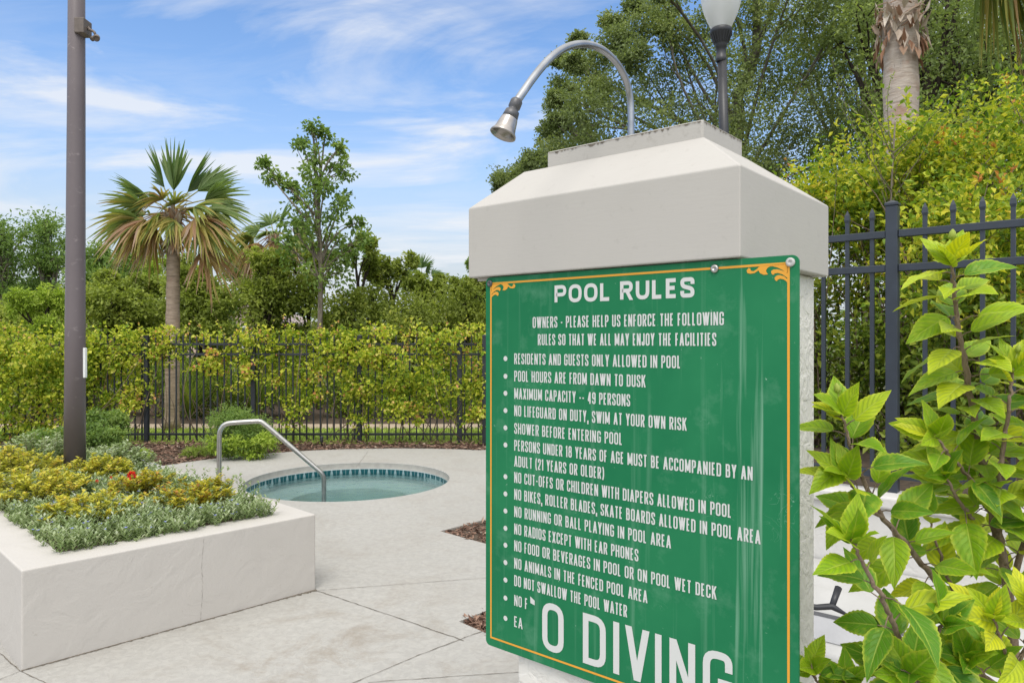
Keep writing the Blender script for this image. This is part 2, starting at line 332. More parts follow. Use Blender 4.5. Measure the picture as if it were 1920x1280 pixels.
for nm_, c_ in (('deck_cutout_soil', [(-.62, 5.6), (-.1, 5.0), (.4, 4.85), (.4, 5.98), (-.3, 5.98)]), ('deck_cutout_soil', [(-.34, 3.78), (-.1, 3.5), (.3, 3.36), (.3, 3.96), (-.2, 3.96)])):
    sheet(nm_, c_, [], -0.024, M['soil'], kind='structure', label='dark soil in a triangular cutout of the deck')
sheet('lawn_strip', [(-14, 10.3), (7, 10.3), (7, 12.05), (-14, 12.05)], [], -0.010, M['lawn'], kind='structure', label='green grass strip outside the fence')
sheet('walking_path', [(-14, 12.05), (7, 12.05), (7, 12.75), (-14, 12.75)], [], -0.006, M['path'], kind='structure', label='beige path outside the fence')
sheet('undergrowth_soil', [(-14, 12.75), (7, 12.75), (7, 17), (-14, 17)], [], -0.012, M['soil'], kind='structure', label='dark ground under the bushes')
# deck edge thickness round cutouts (raised lip of the slab)
a_ = Acc()
for c_ in (cut1, cut2):
    n_ = len(c_); V = [(p[0], p[1], 0.0) for p in c_] + [(p[0], p[1], -0.03) for p in c_]
    a_.add(V, [(i, (i + 1) % n_, n_ + (i + 1) % n_, n_ + i) for i in range(n_)])
n_ = len(deck_o); V = [(p[0], p[1], 0.0) for p in deck_o] + [(p[0], p[1], -0.03) for p in deck_o]
a_.add(V, [(i, (i + 1) % n_, n_ + (i + 1) % n_, n_ + i) for i in range(n_)])
a_.build('pool_deck_edge', M['coping'], kind='structure', label='cut edge of the concrete deck')
# joints
def gpt(x, y): d = FPX * EYE / (y - 640); return np.array([(x - 960) / FPX * d, d])
rng = np.random.default_rng(7)
ja = Acc()
def joint(pts, wd):
    P = np.array(pts); Q = []
    for i in range(len(P) - 1):
        k = max(2, int(np.linalg.norm(P[i + 1] - P[i]) / 0.03))
        for s in np.linspace(0, 1, k, endpoint=False): Q.append(P[i] * (1 - s) + P[i + 1] * s)
    Q.append(P[-1]); Q = np.array(Q); T = np.gradient(Q, axis=0); T /= np.linalg.norm(T, axis=1)[:, None]
    S = np.stack([-T[:, 1], T[:, 0]], 1); Q = Q + S * rng.normal(0, 0.0016, len(Q))[:, None]
    hw = wd * .46 * (0.25 + rng.random(len(Q)) * 0.5)
    V = np.concatenate([np.c_[Q + S * hw[:, None], np.full(len(Q), .003)], np.c_[Q - S * hw[:, None], np.full(len(Q), .003)]])
    m_ = len(Q); i = np.arange(m_ - 1); ja.add(V, np.stack([i, m_ + i, m_ + i + 1, i + 1], 1))
joint([gpt(594, 1107), gpt(912, 1083)], 0.006)
joint([gpt(594, 1107), gpt(775, 1168), gpt(870, 1201)], 0.009)
joint([gpt(640, 1290), gpt(775, 1232), gpt(890, 1188), gpt(960, 1165)], 0.008)
joint([gpt(690, 1279), gpt(905, 1264), gpt(1010, 1258)], 0.007)
joint([gpt(38, 1258), gpt(150, 1310)], 0.007)
joint([gpt(-40, 1190), gpt(38, 1258)], 0.008)
joint([gpt(-40, 1290), gpt(38, 1258)], 0.006)
joint([gpt(668, 876), gpt(690, 846)], 0.006)
ja.build('deck_joints', M['joint'], kind='structure', label='dark joints between the deck slabs')
# dirt line at planter foot is built with the planter
# ---- spa
spa = thing('spa_tub', 'round sunken spa with teal tile band in the white deck', 'spa', (SP[0], SP[1], 0))
o3 = (SP[0], SP[1], 0)
Acc().lathe([(SR, -0.001), (SR, -0.05), (SR - .008, -0.066)], 96, o3).build('coping', M['coping'], spa, True)
def m_tile():
    m, t = mat('spa_tiles'); u = N(t, 'ShaderNodeUVMap'); s = N(t, 'ShaderNodeSeparateXYZ'); t.links.new(u.outputs[0], s.inputs[0])
    fx = mth(t, 'FRACT', mth(t, 'MULTIPLY', s.outputs[0], 60)); y = s.outputs[1]
    ax = mth(t, 'ABSOLUTE', mth(t, 'SUBTRACT', fx, 0.5))           # 0 centre .. .5 edge
    edge = mth(t, 'ADD', mth(t, 'MULTIPLY', y, 0.17), 0.27)
    tri = mth(t, 'LESS_THAN', ax, edge)
    line = mth(t, 'LESS_THAN', ax, 0.03)
    band = mth(t, 'LESS_THAN', y, 0.30)
    c = mixc(t, tri, (0.26, 0.36, 0.38), (0.012, 0.085, 0.10)); c = mixc(t, mth(t, 'MULTIPLY', line, 0.5), c, (0.3, 0.45, 0.46)); c = mixc(t, mth(t, 'MULTIPLY', band, 0.6), c, (0.40, 0.52, 0.53))
    c = mixc(t, mth(t, 'GREATER_THAN', y, 0.93), c, (0.5, 0.56, 0.56))
    finish(t, pbr(t, c, 0.18, 0, 0.5)); return m
M['tile'] = m_tile()
ta = Acc(); n_ = 132; a = np.linspace(0, 2 * math.pi, n_ + 1)
V = np.concatenate([np.stack([SP[0] + (SR - .008) * np.cos(a), SP[1] + (SR - .008) * np.sin(a), np.full(n_ + 1, z_)], 1) for z_ in (-.17, -.066)])
UV = np.concatenate([np.stack([np.linspace(0, 1, n_ + 1), np.full(n_ + 1, q)], 1) for q in (0, 1)])
i = np.arange(n_); ta.add(V, np.stack([i + 1, i, n_ + 1 + i, n_ + 2 + i], 1), .5, UV); ta.build('tile_band', M['tile'], spa)
Acc().lathe([(SR - .004, -.17), (SR - .004, -.21), (.66, -.215), (.63, -.225), (.62, -.54), (0.001, -.54)], 96, o3).build('basin', M['plaster'], spa, True)
def m_water():
    m, t = mat('spa_water'); v = pos(t, (1, 1, 1)); h = noise(t, v, 7.0, 4, 0.55, 0.6)
    nm = bump(t, h, 0.55, 0.02)
    g = N(t, 'ShaderNodeBsdfGlossy', inp={'Roughness': 0.04}); t.links.new(nm, g.inputs['Normal'])
    tr = N(t, 'ShaderNodeBsdfTransparent'); tr.inputs[0].default_value = (0.86, 0.95, 0.95, 1)
    f = N(t, 'ShaderNodeFresnel', inp={'IOR': 1.28}); t.links.new(nm, f.inputs['Normal'])
    mx = N(t, 'ShaderNodeMixShader'); t.links.new(f.outputs[0], mx.inputs[0]); t.links.new(tr.outputs[0], mx.inputs[1]); t.links.new(g.outputs[0], mx.inputs[2])
    o = N(t, 'ShaderNodeOutputMaterial'); t.links.new(mx.outputs[0], o.inputs[0])
    va = N(t, 'ShaderNodeVolumeAbsorption', inp={'Density': 0.75}); va.inputs[0].default_value = (0.42, 0.70, 0.70, 1); t.links.new(va.outputs[0], o.inputs[1])
    return m
M['water'] = m_water()
Acc().lathe([(0.001, -.56), (SR - .012, -.56), (SR - .012, -.118), (0.001, -.118)], 96, o3).build('water', M['water'], None, False, label='rippling teal water in the round spa', kind='structure')
# ---- hand rail
h0 = px(411, 908, 7.3); h0[2] = 0
rail = thing('hand_rail', 'bent stainless steel hand rail leaning into the round spa', 'hand rail', h0)
hp = [(-2.965, 7.30, -.02), (-2.965, 7.30, .50), (-2.955, 7.302, .556), (-2.925, 7.306, .60), (-2.88, 7.31, .625), (-2.60, 7.345, .640), (-2.565, 7.35, .637), (-2.53, 7.355, .617), (-2.02, 7.42, .150), (-1.965, 7.428, .10), (-1.945, 7.432, .06), (-1.938, 7.434, .0), (-1.938, 7.434, -.45)]
hp = np.array(hp); hs = []
for i in range(len(hp) - 1):
    for s in np.linspace(0, 1, 5, endpoint=False): hs.append(hp[i] * (1 - s) + hp[i + 1] * s)
hs.append(hp[-1]); hs = np.array(hs)
for _ in range(3): hs[1:-1] = (hs[:-2] + 2 * hs[1:-1] + hs[2:]) / 4
Acc().tube(hs, 0.024, 16).build('rail_tube', M['steel'], rail, True)
Acc().lathe([(.024, .012), (.045, .008), (.05, .001)], 24, (-2.965, 7.30, 0)).build('floor_flange', M['steel'], rail, True)

# ------------------------------------------------------------------ planter
PA = np.array([-2.162, 3.177]); PX = np.array([.698, .7156]); PX /= np.linalg.norm(PX); PY = np.array([-PX[1], PX[0]])
PL, PD, PH, PT = 1.452, 3.5, 0.442, 0.20
planter = thing('raised_planter', 'low white stucco planter box full of silver and gold plants', 'planter', (PA[0], PA[1], 0))
pa = Acc()
fbox(pa, PA, PX, PY, (0, 0, 0), (PL, PT, PH)); fbox(pa, PA, PX, PY, (0, PD - PT, 0), (PL, PD, PH))
fbox(pa, PA, PX, PY, (0, PT, 0), (PT, PD - PT, PH)); fbox(pa, PA, PX, PY, (PL - PT, PT, 0), (PL, PD - PT, PH))
def ring_box(acc, O, X, Y, L_, D_, H_, T_):
    o_ = [(0, 0), (L_, 0), (L_, D_), (0, D_)]; i_ = [(T_, T_), (L_ - T_, T_), (L_ - T_, D_ - T_), (T_, D_ - T_)]
    V = [(x, y, 0) for x, y in o_] + [(x, y, H_) for x, y in o_] + [(x, y, H_) for x, y in i_] + [(x, y, .2) for x, y in i_]
    F = []
    for k in range(4):
        j = (k + 1) % 4; F += [(k, j, 4 + j, 4 + k), (4 + k, 4 + j, 8 + j, 8 + k), (8 + k, 8 + j, 12 + j, 12 + k)]
    acc.add(frame_pts(V, O, X, Y), F)
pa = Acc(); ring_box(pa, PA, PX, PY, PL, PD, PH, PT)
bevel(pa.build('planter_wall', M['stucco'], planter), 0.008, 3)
sa = Acc(); sa.add(frame_pts([(PT - .01, PT - .01, .40), (PL - PT + .01, PT - .01, .40), (PL - PT + .01, PD - PT + .01, .40), (PT - .01, PD - PT + .01, .40)], PA, PX, PY), [(0, 1, 2, 3)])
sa.build('planter_soil', M['soil'], planter)
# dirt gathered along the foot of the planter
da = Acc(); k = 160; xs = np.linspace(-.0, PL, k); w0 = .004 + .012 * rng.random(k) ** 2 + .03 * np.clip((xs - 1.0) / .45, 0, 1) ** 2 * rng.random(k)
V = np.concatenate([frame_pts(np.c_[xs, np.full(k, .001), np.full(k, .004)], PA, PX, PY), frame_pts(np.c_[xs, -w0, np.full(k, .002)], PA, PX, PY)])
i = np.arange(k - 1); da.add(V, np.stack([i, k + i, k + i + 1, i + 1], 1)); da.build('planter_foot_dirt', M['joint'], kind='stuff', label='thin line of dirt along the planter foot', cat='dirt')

ca_ = Acc()
def crack(P, wd):                 # local (x, z) on the planter front face
    Q = []
    for i in range(len(P) - 1):
        for s_ in np.linspace(0, 1, 14, endpoint=False): Q.append(np.array(P[i]) * (1 - s_) + np.array(P[i + 1]) * s_)
    Q = np.array(Q); Q += rng.normal(0, .0014, Q.shape); w_ = wd * (.15 + rng.random(len(Q)))
    T_ = np.gradient(Q, axis=0); T_ /= np.linalg.norm(T_, axis=1)[:, None]; S_ = np.stack([-T_[:, 1], T_[:, 0]], 1) * w_[:, None]
    V_ = np.concatenate([np.c_[(Q + S_)[:, 0], np.full(len(Q), -.0015), (Q + S_)[:, 1]], np.c_[(Q - S_)[:, 0], np.full(len(Q), -.0015), (Q - S_)[:, 1]]]); m_ = len(Q); i = np.arange(m_ - 1)
    ca_.add(frame_pts(V_, PA, PX, PY), np.stack([i, m_ + i, m_ + i + 1, i + 1], 1))
crack([(.80, .425), (.79, .30), (.795, .18), (.785, .02), (.785, .004), (.60, .003)], .0006)
ca_.build('hairline_crack', M['joint'], planter)

# ------------------------------------------------------------------ pillar
TH = np.array([.768, -.641]); TH /= np.linalg.norm(TH); DP = np.array([-TH[1], TH[0]]); PC = np.array([.4376, 1.382])
def L2W(V): return frame_pts(V, PC, TH, DP)
pc0 = L2W([(-.33, .28, 0)])[0]
pillar = thing('stucco_pillar', 'white stucco pillar with a sloped cap that carries the green rules sign', 'pillar', pc0)
s_ = Acc(); fbox(s_, PC, TH, DP, (-.575, .026, 0), (-.026, .532, 1.612)); bevel(s_.build('shaft', M['shaft'], pillar), .008, 3)
ca = Acc()
x0, x1, y0, y1, z0, z1, z2 = -.715, 0., 0., .558, 1.612, 1.789, 1.8975
V = [(x0,y0,z0),(x1,y0,z0),(x1,y1,z0),(x0,y1,z0),(x0,y0,z1),(x1,y0,z1),(x1,y1,z1),(x0,y1,z1),(-.647,.141,z2),(-.141,.141,z2),(-.141,.378,z2),(-.647,.378,z2)]
ca.add(L2W(V), [(0,3,2,1),(0,1,5,4),(1,2,6,5),(2,3,7,6),(3,0,4,7),(4,5,9,8),(5,6,10,9),(6,7,11,10),(7,4,8,11),(8,9,10,11)])
bevel(ca.build('cap', M['cap'], pillar), .003, 2, 20)
ba = Acc(); fbox(ba, PC, TH, DP, (-.571, .143, z2 - .01), (-.143, .362, 1.938)); bevel(ba.build('cap_block', M['cap_top'], pillar), .004, 2)
gr_ = Acc(); n_ = 90                                              # grime caught along the top edge of the block
for (xa, ya, xb, yb, ox, oy) in ((-.571, .143, -.143, .143, 0, -1), (-.143, .143, -.143, .362, 1, 0)):
    u_ = np.linspace(.01, .99, n_); h_ = .0008 + .006 * rng.random(n_) ** 4; X_ = xa + (xb - xa) * u_ + ox * .0012; Y_ = ya + (yb - ya) * u_ + oy * .0012
    i = np.arange(n_ - 1); gr_.add(L2W(np.concatenate([np.c_[X_, Y_, np.full(n_, 1.9345)], np.c_[X_, Y_, 1.9345 - h_]])), np.stack([i, n_ + i, n_ + i + 1, i + 1], 1))
gr_.build('edge_grime', M['joint'], pillar)
# rim lip under the cap
la = Acc(); fbox(la, PC, TH, DP, (-.7, .019, 1.604), (-.012, .03, 1.6115)); la.build('cap_trim', M['cap'], pillar)

# ------------------------------------------------------------------ sign
SX0, SX1, SZ0, SZ1, SY = -.664, .1062, .690, 1.6095, .010
sign = thing('pool_rules_sign', 'large green pool rules board with white lettering on the pillar', 'sign', L2W([(-.28, SY, SZ0)])[0])
def rrect(x0, x1, z0, z1, r_, k=6):
    P = []
    for cx_, cz_, a0 in ((x1 - r_, z1 - r_, 0), (x0 + r_, z1 - r_, 90), (x0 + r_, z0 + r_, 180), (x1 - r_, z0 + r_, 270)):
        for q in range(k + 1): a = R(a0 + 90 * q / k); P.append((cx_ + r_ * math.cos(a), cz_ + r_ * math.sin(a)))
    return P
def m_sign():
    m, t = mat('sign_green'); g = N(t, 'ShaderNodeNewGeometry'); mp_ = N(t, 'ShaderNodeMapping'); c0 = N(t, 'ShaderNodeTexCoord'); t.links.new(c0.outputs['Object'], mp_.inputs[0])
    mp_.inputs['Rotation'].default_value = (0, 0, R(39.85)); v = mp_.outputs[0]
    def sc_(a, b, c): 
        q = N(t, 'ShaderNodeMapping'); q.inputs['Scale'].default_value = (a, b, c); t.links.new(v, q.inputs[0]); return q.outputs[0]
    big = noise(t, v, 3.2, 4, 0.6)
    stv = ramp(t, noise(t, sc_(42, 1, 1.1), 1.0, 4, 0.6, 0.2), [(0.56, 0.0), (0.80, 1.0)])   # rain streaks
    s = N(t, 'ShaderNodeSeparateXYZ'); t.links.new(v, s.inputs[0])
    bandx = ramp(t, mth(t, 'ADD', mth(t, 'MULTIPLY', s.outputs[0], 1.0), 0.5), [(0.70, 0.25), (0.78, 1.0), (0.84, 1.0), (0.93, 0.25)])
    scr = ramp(t, noise(t, sc_(7, 1, 9), 2.0, 2, 0.5, 3.0), [(0.495, 0.0), (0.5, 1.0), (0.505, 0.0)])
    msk = ramp(t, noise(t, v, 6, 3, 0.5), [(0.58, 0.0), (0.68, 1.0)])
    sp = ramp(t, noise(t, v, 75, 3, 0.6), [(0.715, 0.0), (0.74, 1.0)])
    cl_ = ramp(t, noise(t, v, 11, 6, 0.65), [(0.55, 0.0), (0.78, 1.0)])
    c = mixc(t, ramp(t, big, [(0.3, 0), (0.7, 1)]), (0.006, 0.138, 0.055), (0.018, 0.188, 0.076))
    c = mixc(t, mth(t, 'MULTIPLY', mth(t, 'MULTIPLY', stv, bandx), 0.85), c, (0.30, 0.50, 0.38))
    c = mixc(t, mth(t, 'MULTIPLY', cl_, 0.30), c, (0.22, 0.42, 0.30))
    c = mixc(t, mth(t, 'MULTIPLY', mth(t, 'MULTIPLY', scr, msk), 0.7), c, (0.38, 0.58, 0.47))
    c = mixc(t, mth(t, 'MULTIPLY', sp, 0.5), c, (0.45, 0.60, 0.50))
    finish(t, pbr(t, c, ramp(t, big, [(0.2, 0.42), (0.8, 0.55)]), 0, 0.2)); return m
M['sign'] = m_sign()
def m_paint(name, col):
    m, t = mat(name); v = pos(t); w_ = ramp(t, noise(t, v, 60, 5, 0.65), [(0.64, 0.0), (0.73, 1.0)])
    c = mixc(t, mth(t, 'MULTIPLY', w_, 0.35), col, tuple(x * 0.75 for x in col)); finish(t, pbr(t, c, 0.45, 0, 0.35)); return m
M['letter'] = m_paint('sign_white', (0.56, 0.57, 0.555)); M['gold_paint'] = m_paint('sign_gold', (0.68, 0.32, 0.035))
rr_ = rrect(SX0, SX1, SZ0, SZ1, .013)
na = Acc(); n_ = len(rr_)
V = L2W([(x, SY, z) for x, z in rr_] + [(x, SY + .006, z) for x, z in rr_])
na.add(V, [list(range(n_))[::-1], list(range(n_, 2 * n_))] + [(i, (i + 1) % n_, n_ + (i + 1) % n_, n_ + i) for i in range(n_)])
panel = na.build('sign_panel', M['sign'], sign)
FR = SY - .0006
class Flat(Acc):
    k = 0
    def poly(s, P):                   # polygon on the sign face, each a hair prouder than the last
        s.k += 1; y = FR - .000012 * (s.k % 40)
        ar = sum(P[i][0] * P[(i + 1) % len(P)][1] - P[(i + 1) % len(P)][0] * P[i][1] for i in range(len(P)))
        if ar < 0: P = P[::-1]
        s.add(L2W([(x, y, z) for x, z in P]), [list(range(len(P)))])
    def stroke(s, P, wd, closed=False):
        P = [p for i, p in enumerate(P) if math.dist(p, P[i - 1]) > 1e-6 or (i == 0 and not closed)]
        P = np.array(P, float); n = len(P); s.k += 1; y = FR - .000012 * (s.k % 40)
        wd = np.broadcast_to(np.asarray(wd, float), (n,))
        if closed: d0 = P - np.roll(P, 1, 0); d1_ = np.roll(P, -1, 0) - P
        else:
            d = np.diff(P, axis=0); d0 = np.vstack([d[:1], d]); d1_ = np.vstack([d, d[-1:]])
        d0 = d0 / (np.linalg.norm(d0, axis=1)[:, None] + 1e-12); d1_ = d1_ / (np.linalg.norm(d1_, axis=1)[:, None] + 1e-12)
        n0 = np.c_[-d0[:, 1], d0[:, 0]]; n1_ = np.c_[-d1_[:, 1], d1_[:, 0]]; nn = n0 + n1_; nn /= np.linalg.norm(nn, axis=1)[:, None] + 1e-12
        mi = 1 / np.clip((nn * n0).sum(1), .6, 1); off = nn * (wd / 2 * mi)[:, None]
        A_, B_ = P + off, P - off
        V = L2W([(x, y, z) for x, z in np.vstack([A_, B_])]); i = np.arange(n if closed else n - 1); j = (i + 1) % n
        s.add(V, np.stack([i, n + i, n + j, j], 1))
def rounded(P, r_, closed):
    out = []; n = len(P)
    for i, p in enumerate(P):
        rd = p[2] * r_ if len(p) > 2 else 0
        if rd == 0 or (not closed and i in (0, n - 1)): out.append((p[0], p[1])); continue
        a, b = np.array(P[i - 1][:2]), np.array(P[(i + 1) % n][:2]); c = np.array(p[:2])
        la_, lb_ = np.linalg.norm(a - c), np.linalg.norm(b - c); q = min(rd, la_ * .5, lb_ * .5)
        u, v_ = (a - c) / la_, (b - c) / lb_
        for s in np.linspace(0, 1, 6):
            out.append(tuple((c + u * q) * (1 - s) ** 2 + 2 * s * (1 - s) * c + (c + v_ * q) * s ** 2))
    return out
_O = ('c', [(0,0,1),(1,0,1),(1,1,1),(0,1,1)])
GL = {
 'A': (.48, [('d',0,0,.5,1),('d',1,0,.5,1),('s',[(.2,.27),(.8,.27)])]), 'B': (.43, [('c',[(0,0),(.98,0,1),(.98,.54,1),(0,.54)]),('s',[(0,.54),(0,1),(.9,1,1),(.9,.54,1),(.3,.54)])]),
 'C': (.43, [('s',[(1,.68),(1,1,1),(0,1,1),(0,0,1),(1,0,1),(1,.32)])]), 'D': (.44, [('c',[(0,0),(1,0,1),(1,1,1),(0,1)])]),
 'E': (.36, [('s',[(1,1),(0,1),(0,0),(1,0)]),('s',[(0,.52),(.88,.52)])]), 'F': (.35, [('s',[(1,1),(0,1),(0,-.08)]),('s',[(0,.5),(.88,.5)])]),
 'G': (.44, [('s',[(1,.70),(1,1,1),(0,1,1),(0,0,1),(1,0,1),(1,.46),(.52,.46)])]), 'H': (.45, [('v',0),('v',1),('s',[(0,.52),(1,.52)])]),
 'I': (.15, [('v',.5)]), 'J': (.34, [('s',[(1,1.08),(1,0,1),(0,0,1),(0,.3)])]), 'K': (.45, [('v',0),('d',.08,.38,.95,1),('d',.98,0,.38,.62)]),
 'L': (.35, [('s',[(0,1.08),(0,0),(1,0)])]), 'M': (.58, [('v',0),('v',1),('d',.0,1,.5,.12),('d',1,1,.5,.12)]), 'N': (.46, [('v',0),('v',1),('d',.0,1,1,0)]),
 'O': (.45, [_O]), 'P': (.42, [('s',[(0,-.08),(0,1),(1,1,1),(1,.46,1),(0,.46)])]), 'R': (.44, [('s',[(0,-.08),(0,1),(.95,1,1),(.95,.5,1),(0,.5)]),('d',.5,.5,.98,0)]),
 'S': (.42, [('s',[(1,.70),(1,1,1),(0,1,1),(0,.60,1),(1,.40,1),(1,0,1),(0,0,1),(0,.30)])]), 'T': (.41, [('v',.5),('s',[(-.12,1),(1.12,1)])]),
 'U': (.44, [('s',[(0,1.08),(0,0,1),(1,0,1),(1,1.08)])]), 'V': (.47, [('d',0,1,.5,0),('d',1,1,.5,0)]), 'W': (.68, [('d',0,1,.26,0),('d',.5,1,.26,0),('d',.5,1,.74,0),('d',1,1,.74,0)]),
 'X': (.46, [('d',0,0,1,1),('d',0,1,1,0)]), 'Y': (.45, [('d',0,1,.5,.42),('d',1,1,.5,.42),('s',[(.5,-.08),(.5,.5)])]), '-': (.26, [('s',[(-.35,.44),(1.35,.44)])]), ',': (.14, [('d',.25,-.16,.55,.16)]),
 '1': (.24, [('v',.72),('d',.05,.78,.6,.98)]), '2': (.40, [('s',[(0,.68),(0,1,1),(1,1,1),(1,.58,1),(0,.12),(0,0),(1,0)])]), '4': (.43, [('v',.78),('d',.72,1,.06,.3),('s',[(-.08,.25),(1.1,.25)])]),
 '8': (.43, [('c',[(0,0,1),(1,0,1),(1,.52,1),(0,.52,1)]),('c',[(.05,.52,1),(.95,.52,1),(.95,1,1),(.05,1,1)])]), '9': (.43, [('c',[(0,.46,1),(1,.46,1),(1,1,1),(0,1,1)]),('s',[(1,.7),(1,0,1),(0,0,1),(0,.26)])]),
 '(': (.24, [('s',[(1.1,1.1),(.45,.96),(0,.72),(0,.28),(.45,.02),(1.1,-.14)])]), ')': (.24, [('s',[(-.1,1.1),(.55,.96),(1,.72),(1,.28),(.55,.02),(-.1,-.14)])]), "'": (.1, []),
}
def text(acc, s, x0, x1, zb, h, st, rr=.30, gap=.115, space=.20):
    t = st / h
    wd = [space if c == ' ' else GL[c][0] for c in s]
    tot = sum(wd) + gap * (len(s) - 1); sx = (x1 - x0) / (tot * h)
    x = 0
    for c, w_ in zip(s, wd):
        if c != ' ':
            gx0, gx1 = x0 + x * h * sx + st / 2, x0 + (x + w_) * h * sx - st / 2
            if gx1 < gx0: gx0 = gx1 = (gx0 + gx1) / 2
            X = lambda u: gx0 + (gx1 - gx0) * u
            Z = lambda v: zb + (st / 2 + (h - st) * v)
            Zf = lambda v: zb + h * v
            for g in GL[c][1]:
                if g[0] == 'v': xx = X(g[1]); acc.poly([(xx - st/2, zb), (xx + st/2, zb), (xx + st/2, zb + h), (xx - st/2, zb + h)])
                elif g[0] == 'd':
                    xa, xb = X(g[1]), X(g[3]); hw = st * .54; acc.poly([(xa - hw, Zf(g[2])), (xa + hw, Zf(g[2])), (xb + hw, Zf(g[4])), (xb - hw, Zf(g[4]))])
                else:
                    P = [(X(p[0]), max(zb, min(zb + h, Z(p[1]))) if c not in '(),' else Z(p[1])) + tuple(p[2:]) for p in g[1]]
                    acc.stroke(rounded(P, rr * h, g[0] == 'c'), st, g[0] == 'c')
        x += w_ + gap
for s, xa, xb in (('POOL', -.449, -.2960), ('RULES', -.2725, -.099)):
    ft = Flat(); text(ft, s, xa, xb, 1.539, .0410, .0084, .42, .085); ft.build('title_lettering', M['letter'], sign)
LH = .0262; ST = .0033
for s, xa, xb, zb in (('OWNERS - PLEASE HELP US ENFORCE THE FOLLOWING', -.5137, -.0368, 1.4820), ('RULES SO THAT WE ALL MAY ENJOY THE FACILITIES', -.4981, -.0526, 1.4412)):
    ft = Flat(); text(ft, s, xa, xb, zb, LH, ST); ft.build('notice_lettering', M['letter'], sign)
RULES = [('RESIDENTS AND GUESTS ONLY ALLOWED IN POOL', -.1292, 1.395), ('POOL HOURS ARE FROM DAWN TO DUSK', -.2099, 1.353), ('MAXIMUM CAPACITY -- 49 PERSONS', -.2474, 1.3107), ('NO LIFEGUARD ON DUTY, SWIM AT YOUR OWN RISK', -.1157, 1.269),
 ('SHOWER BEFORE ENTERING POOL', -.2668, 1.226), ('PERSONS UNDER 18 YEARS OF AGE MUST BE ACCOMPANIED BY AN', .0204, 1.1850), ('ADULT (21 YEARS OR OLDER)', -.3130, 1.1465), ('NO CUT-OFFS OR CHILDREN WITH DIAPERS ALLOWED IN POOL', -.0213, 1.107),
 ('NO BIKES, ROLLER BLADES, SKATE BOARDS ALLOWED IN POOL AREA', .0355, 1.066), ('NO RUNNING OR BALL PLAYING IN POOL AREA', -.1511, 1.024), ('NO RADIOS EXCEPT WITH EAR PHONES', -.2274, .982), ('NO FOOD OR BEVERAGES IN POOL OR ON POOL WET DECK', -.0520, .9412),
 ('NO ANIMALS IN THE FENCED POOL AREA', -.2057, .8985), ('DO NOT SWALLOW THE POOL WATER', -.2549, .8565), ('NO F', -.5290, .8085), ('EA', -.5448, .757)]
for s, xb, zb in RULES:
    ft = Flat(); text(ft, s, -.5708, xb, zb, LH, ST); ft.build('rule_lettering', M['letter'], sign)
for zb in (1.408, 1.3646, 1.3229, 1.2805, 1.2381, 1.196, 1.1181, 1.0758, 1.0339, .9914, .95, .9073, .8644, .82, .7703):
    ft = Flat(); ft.poly([(-.5988 + .0062 * math.cos(2 * math.pi * i / 16), zb + .0062 * math.sin(2 * math.pi * i / 16)) for i in range(16)]); ft.build('bullet_dot', M['letter'], sign)
ft = Flat()
for ch, xa, xb in (('O', -.485, -.423), ('D', -.3697, -.309), ('I', -.290, -.2745), ('V', -.2595, -.2015), ('I', -.188, -.1725), ('N', -.1545, -.0975), ('G', -.081, -.0195)):
    text(ft, ch, xa, xb, .727, .113, .0152, .33)
ft.poly([(-.5205, .826), (-.5075, .8235), (-.5075, .8345), (-.521, .842)])
ft.build('warning_lettering', M['letter'], sign)
# gold border line and corner scrolls
bx0, bx1, bz0, bz1, bw = -.6465, .0879, .7115, 1.5945, .0046
ft = Flat(); ft.stroke([(bx0, bz0), (bx1, bz0), (bx1, bz1), (bx0, bz1)], bw, True); ft.build('border_line', M['gold_paint'], sign)
def scroll(sg, cx_, cz_):
    f = Flat(); k = .00078                                            # crop pixels of the right corner -> metres
    def q(P): return [(cx_ + sg * p[0] * k * .11, cz_ - p[1] * k * .075) for p in P]
    C_ = lambda P: P
    f.poly(q([(-40, 0), (-640, 20), (-620, 60), (-480, 70), (-350, 60), (-240, 110), (-130, 200), (-60, 290), (-10, 300), (-10, 60)]))
    f.poly(q([(-560, 30), (-660, 60), (-660, 160), (-620, 260), (-540, 320), (-440, 315), (-470, 260), (-490, 190), (-460, 110), (-400, 60)]))
    f.poly(q([(-640, 60), (-700, 130), (-770, 185), (-830, 160), (-840, 85), (-880, 70), (-925, 150), (-905, 230), (-840, 260), (-740, 245), (-650, 160)]))
    f.poly(q([(-10, 330), (-120, 230), (-230, 170), (-320, 165), (-375, 215), (-370, 290), (-330, 345), (-300, 300), (-230, 285), (-130, 340), (-50, 430), (-10, 480)]))
    f.poly(q([(-10, 520), (-90, 410), (-180, 360), (-250, 365), (-300, 430), (-290, 510), (-250, 545), (-225, 500), (-180, 475), (-110, 500), (-50, 560), (-10, 640)]))
    return f
scroll(1, bx1, bz1).build('corner_scroll', M['gold_paint'], sign); scroll(-1, bx0, bz1).build('corner_scroll', M['gold_paint'], sign)
for (x, z, mt_) in ((-.6496, 1.5950, M['socket']), (.0917, 1.596, M['vinyl']), (-.0559, 1.5937, M['steel'])):
    nrm = (-DP[0], -DP[1], 0); p = L2W([(x, SY - .0008, z)])[0]
    Acc().lathe([(.0085, -.0004), (.0085, .002), (.0065, .0036), (.003, .0040), (.0026, .0026), (.0002, .0026)], 18, p, nrm).build('screw', mt_, sign, True)

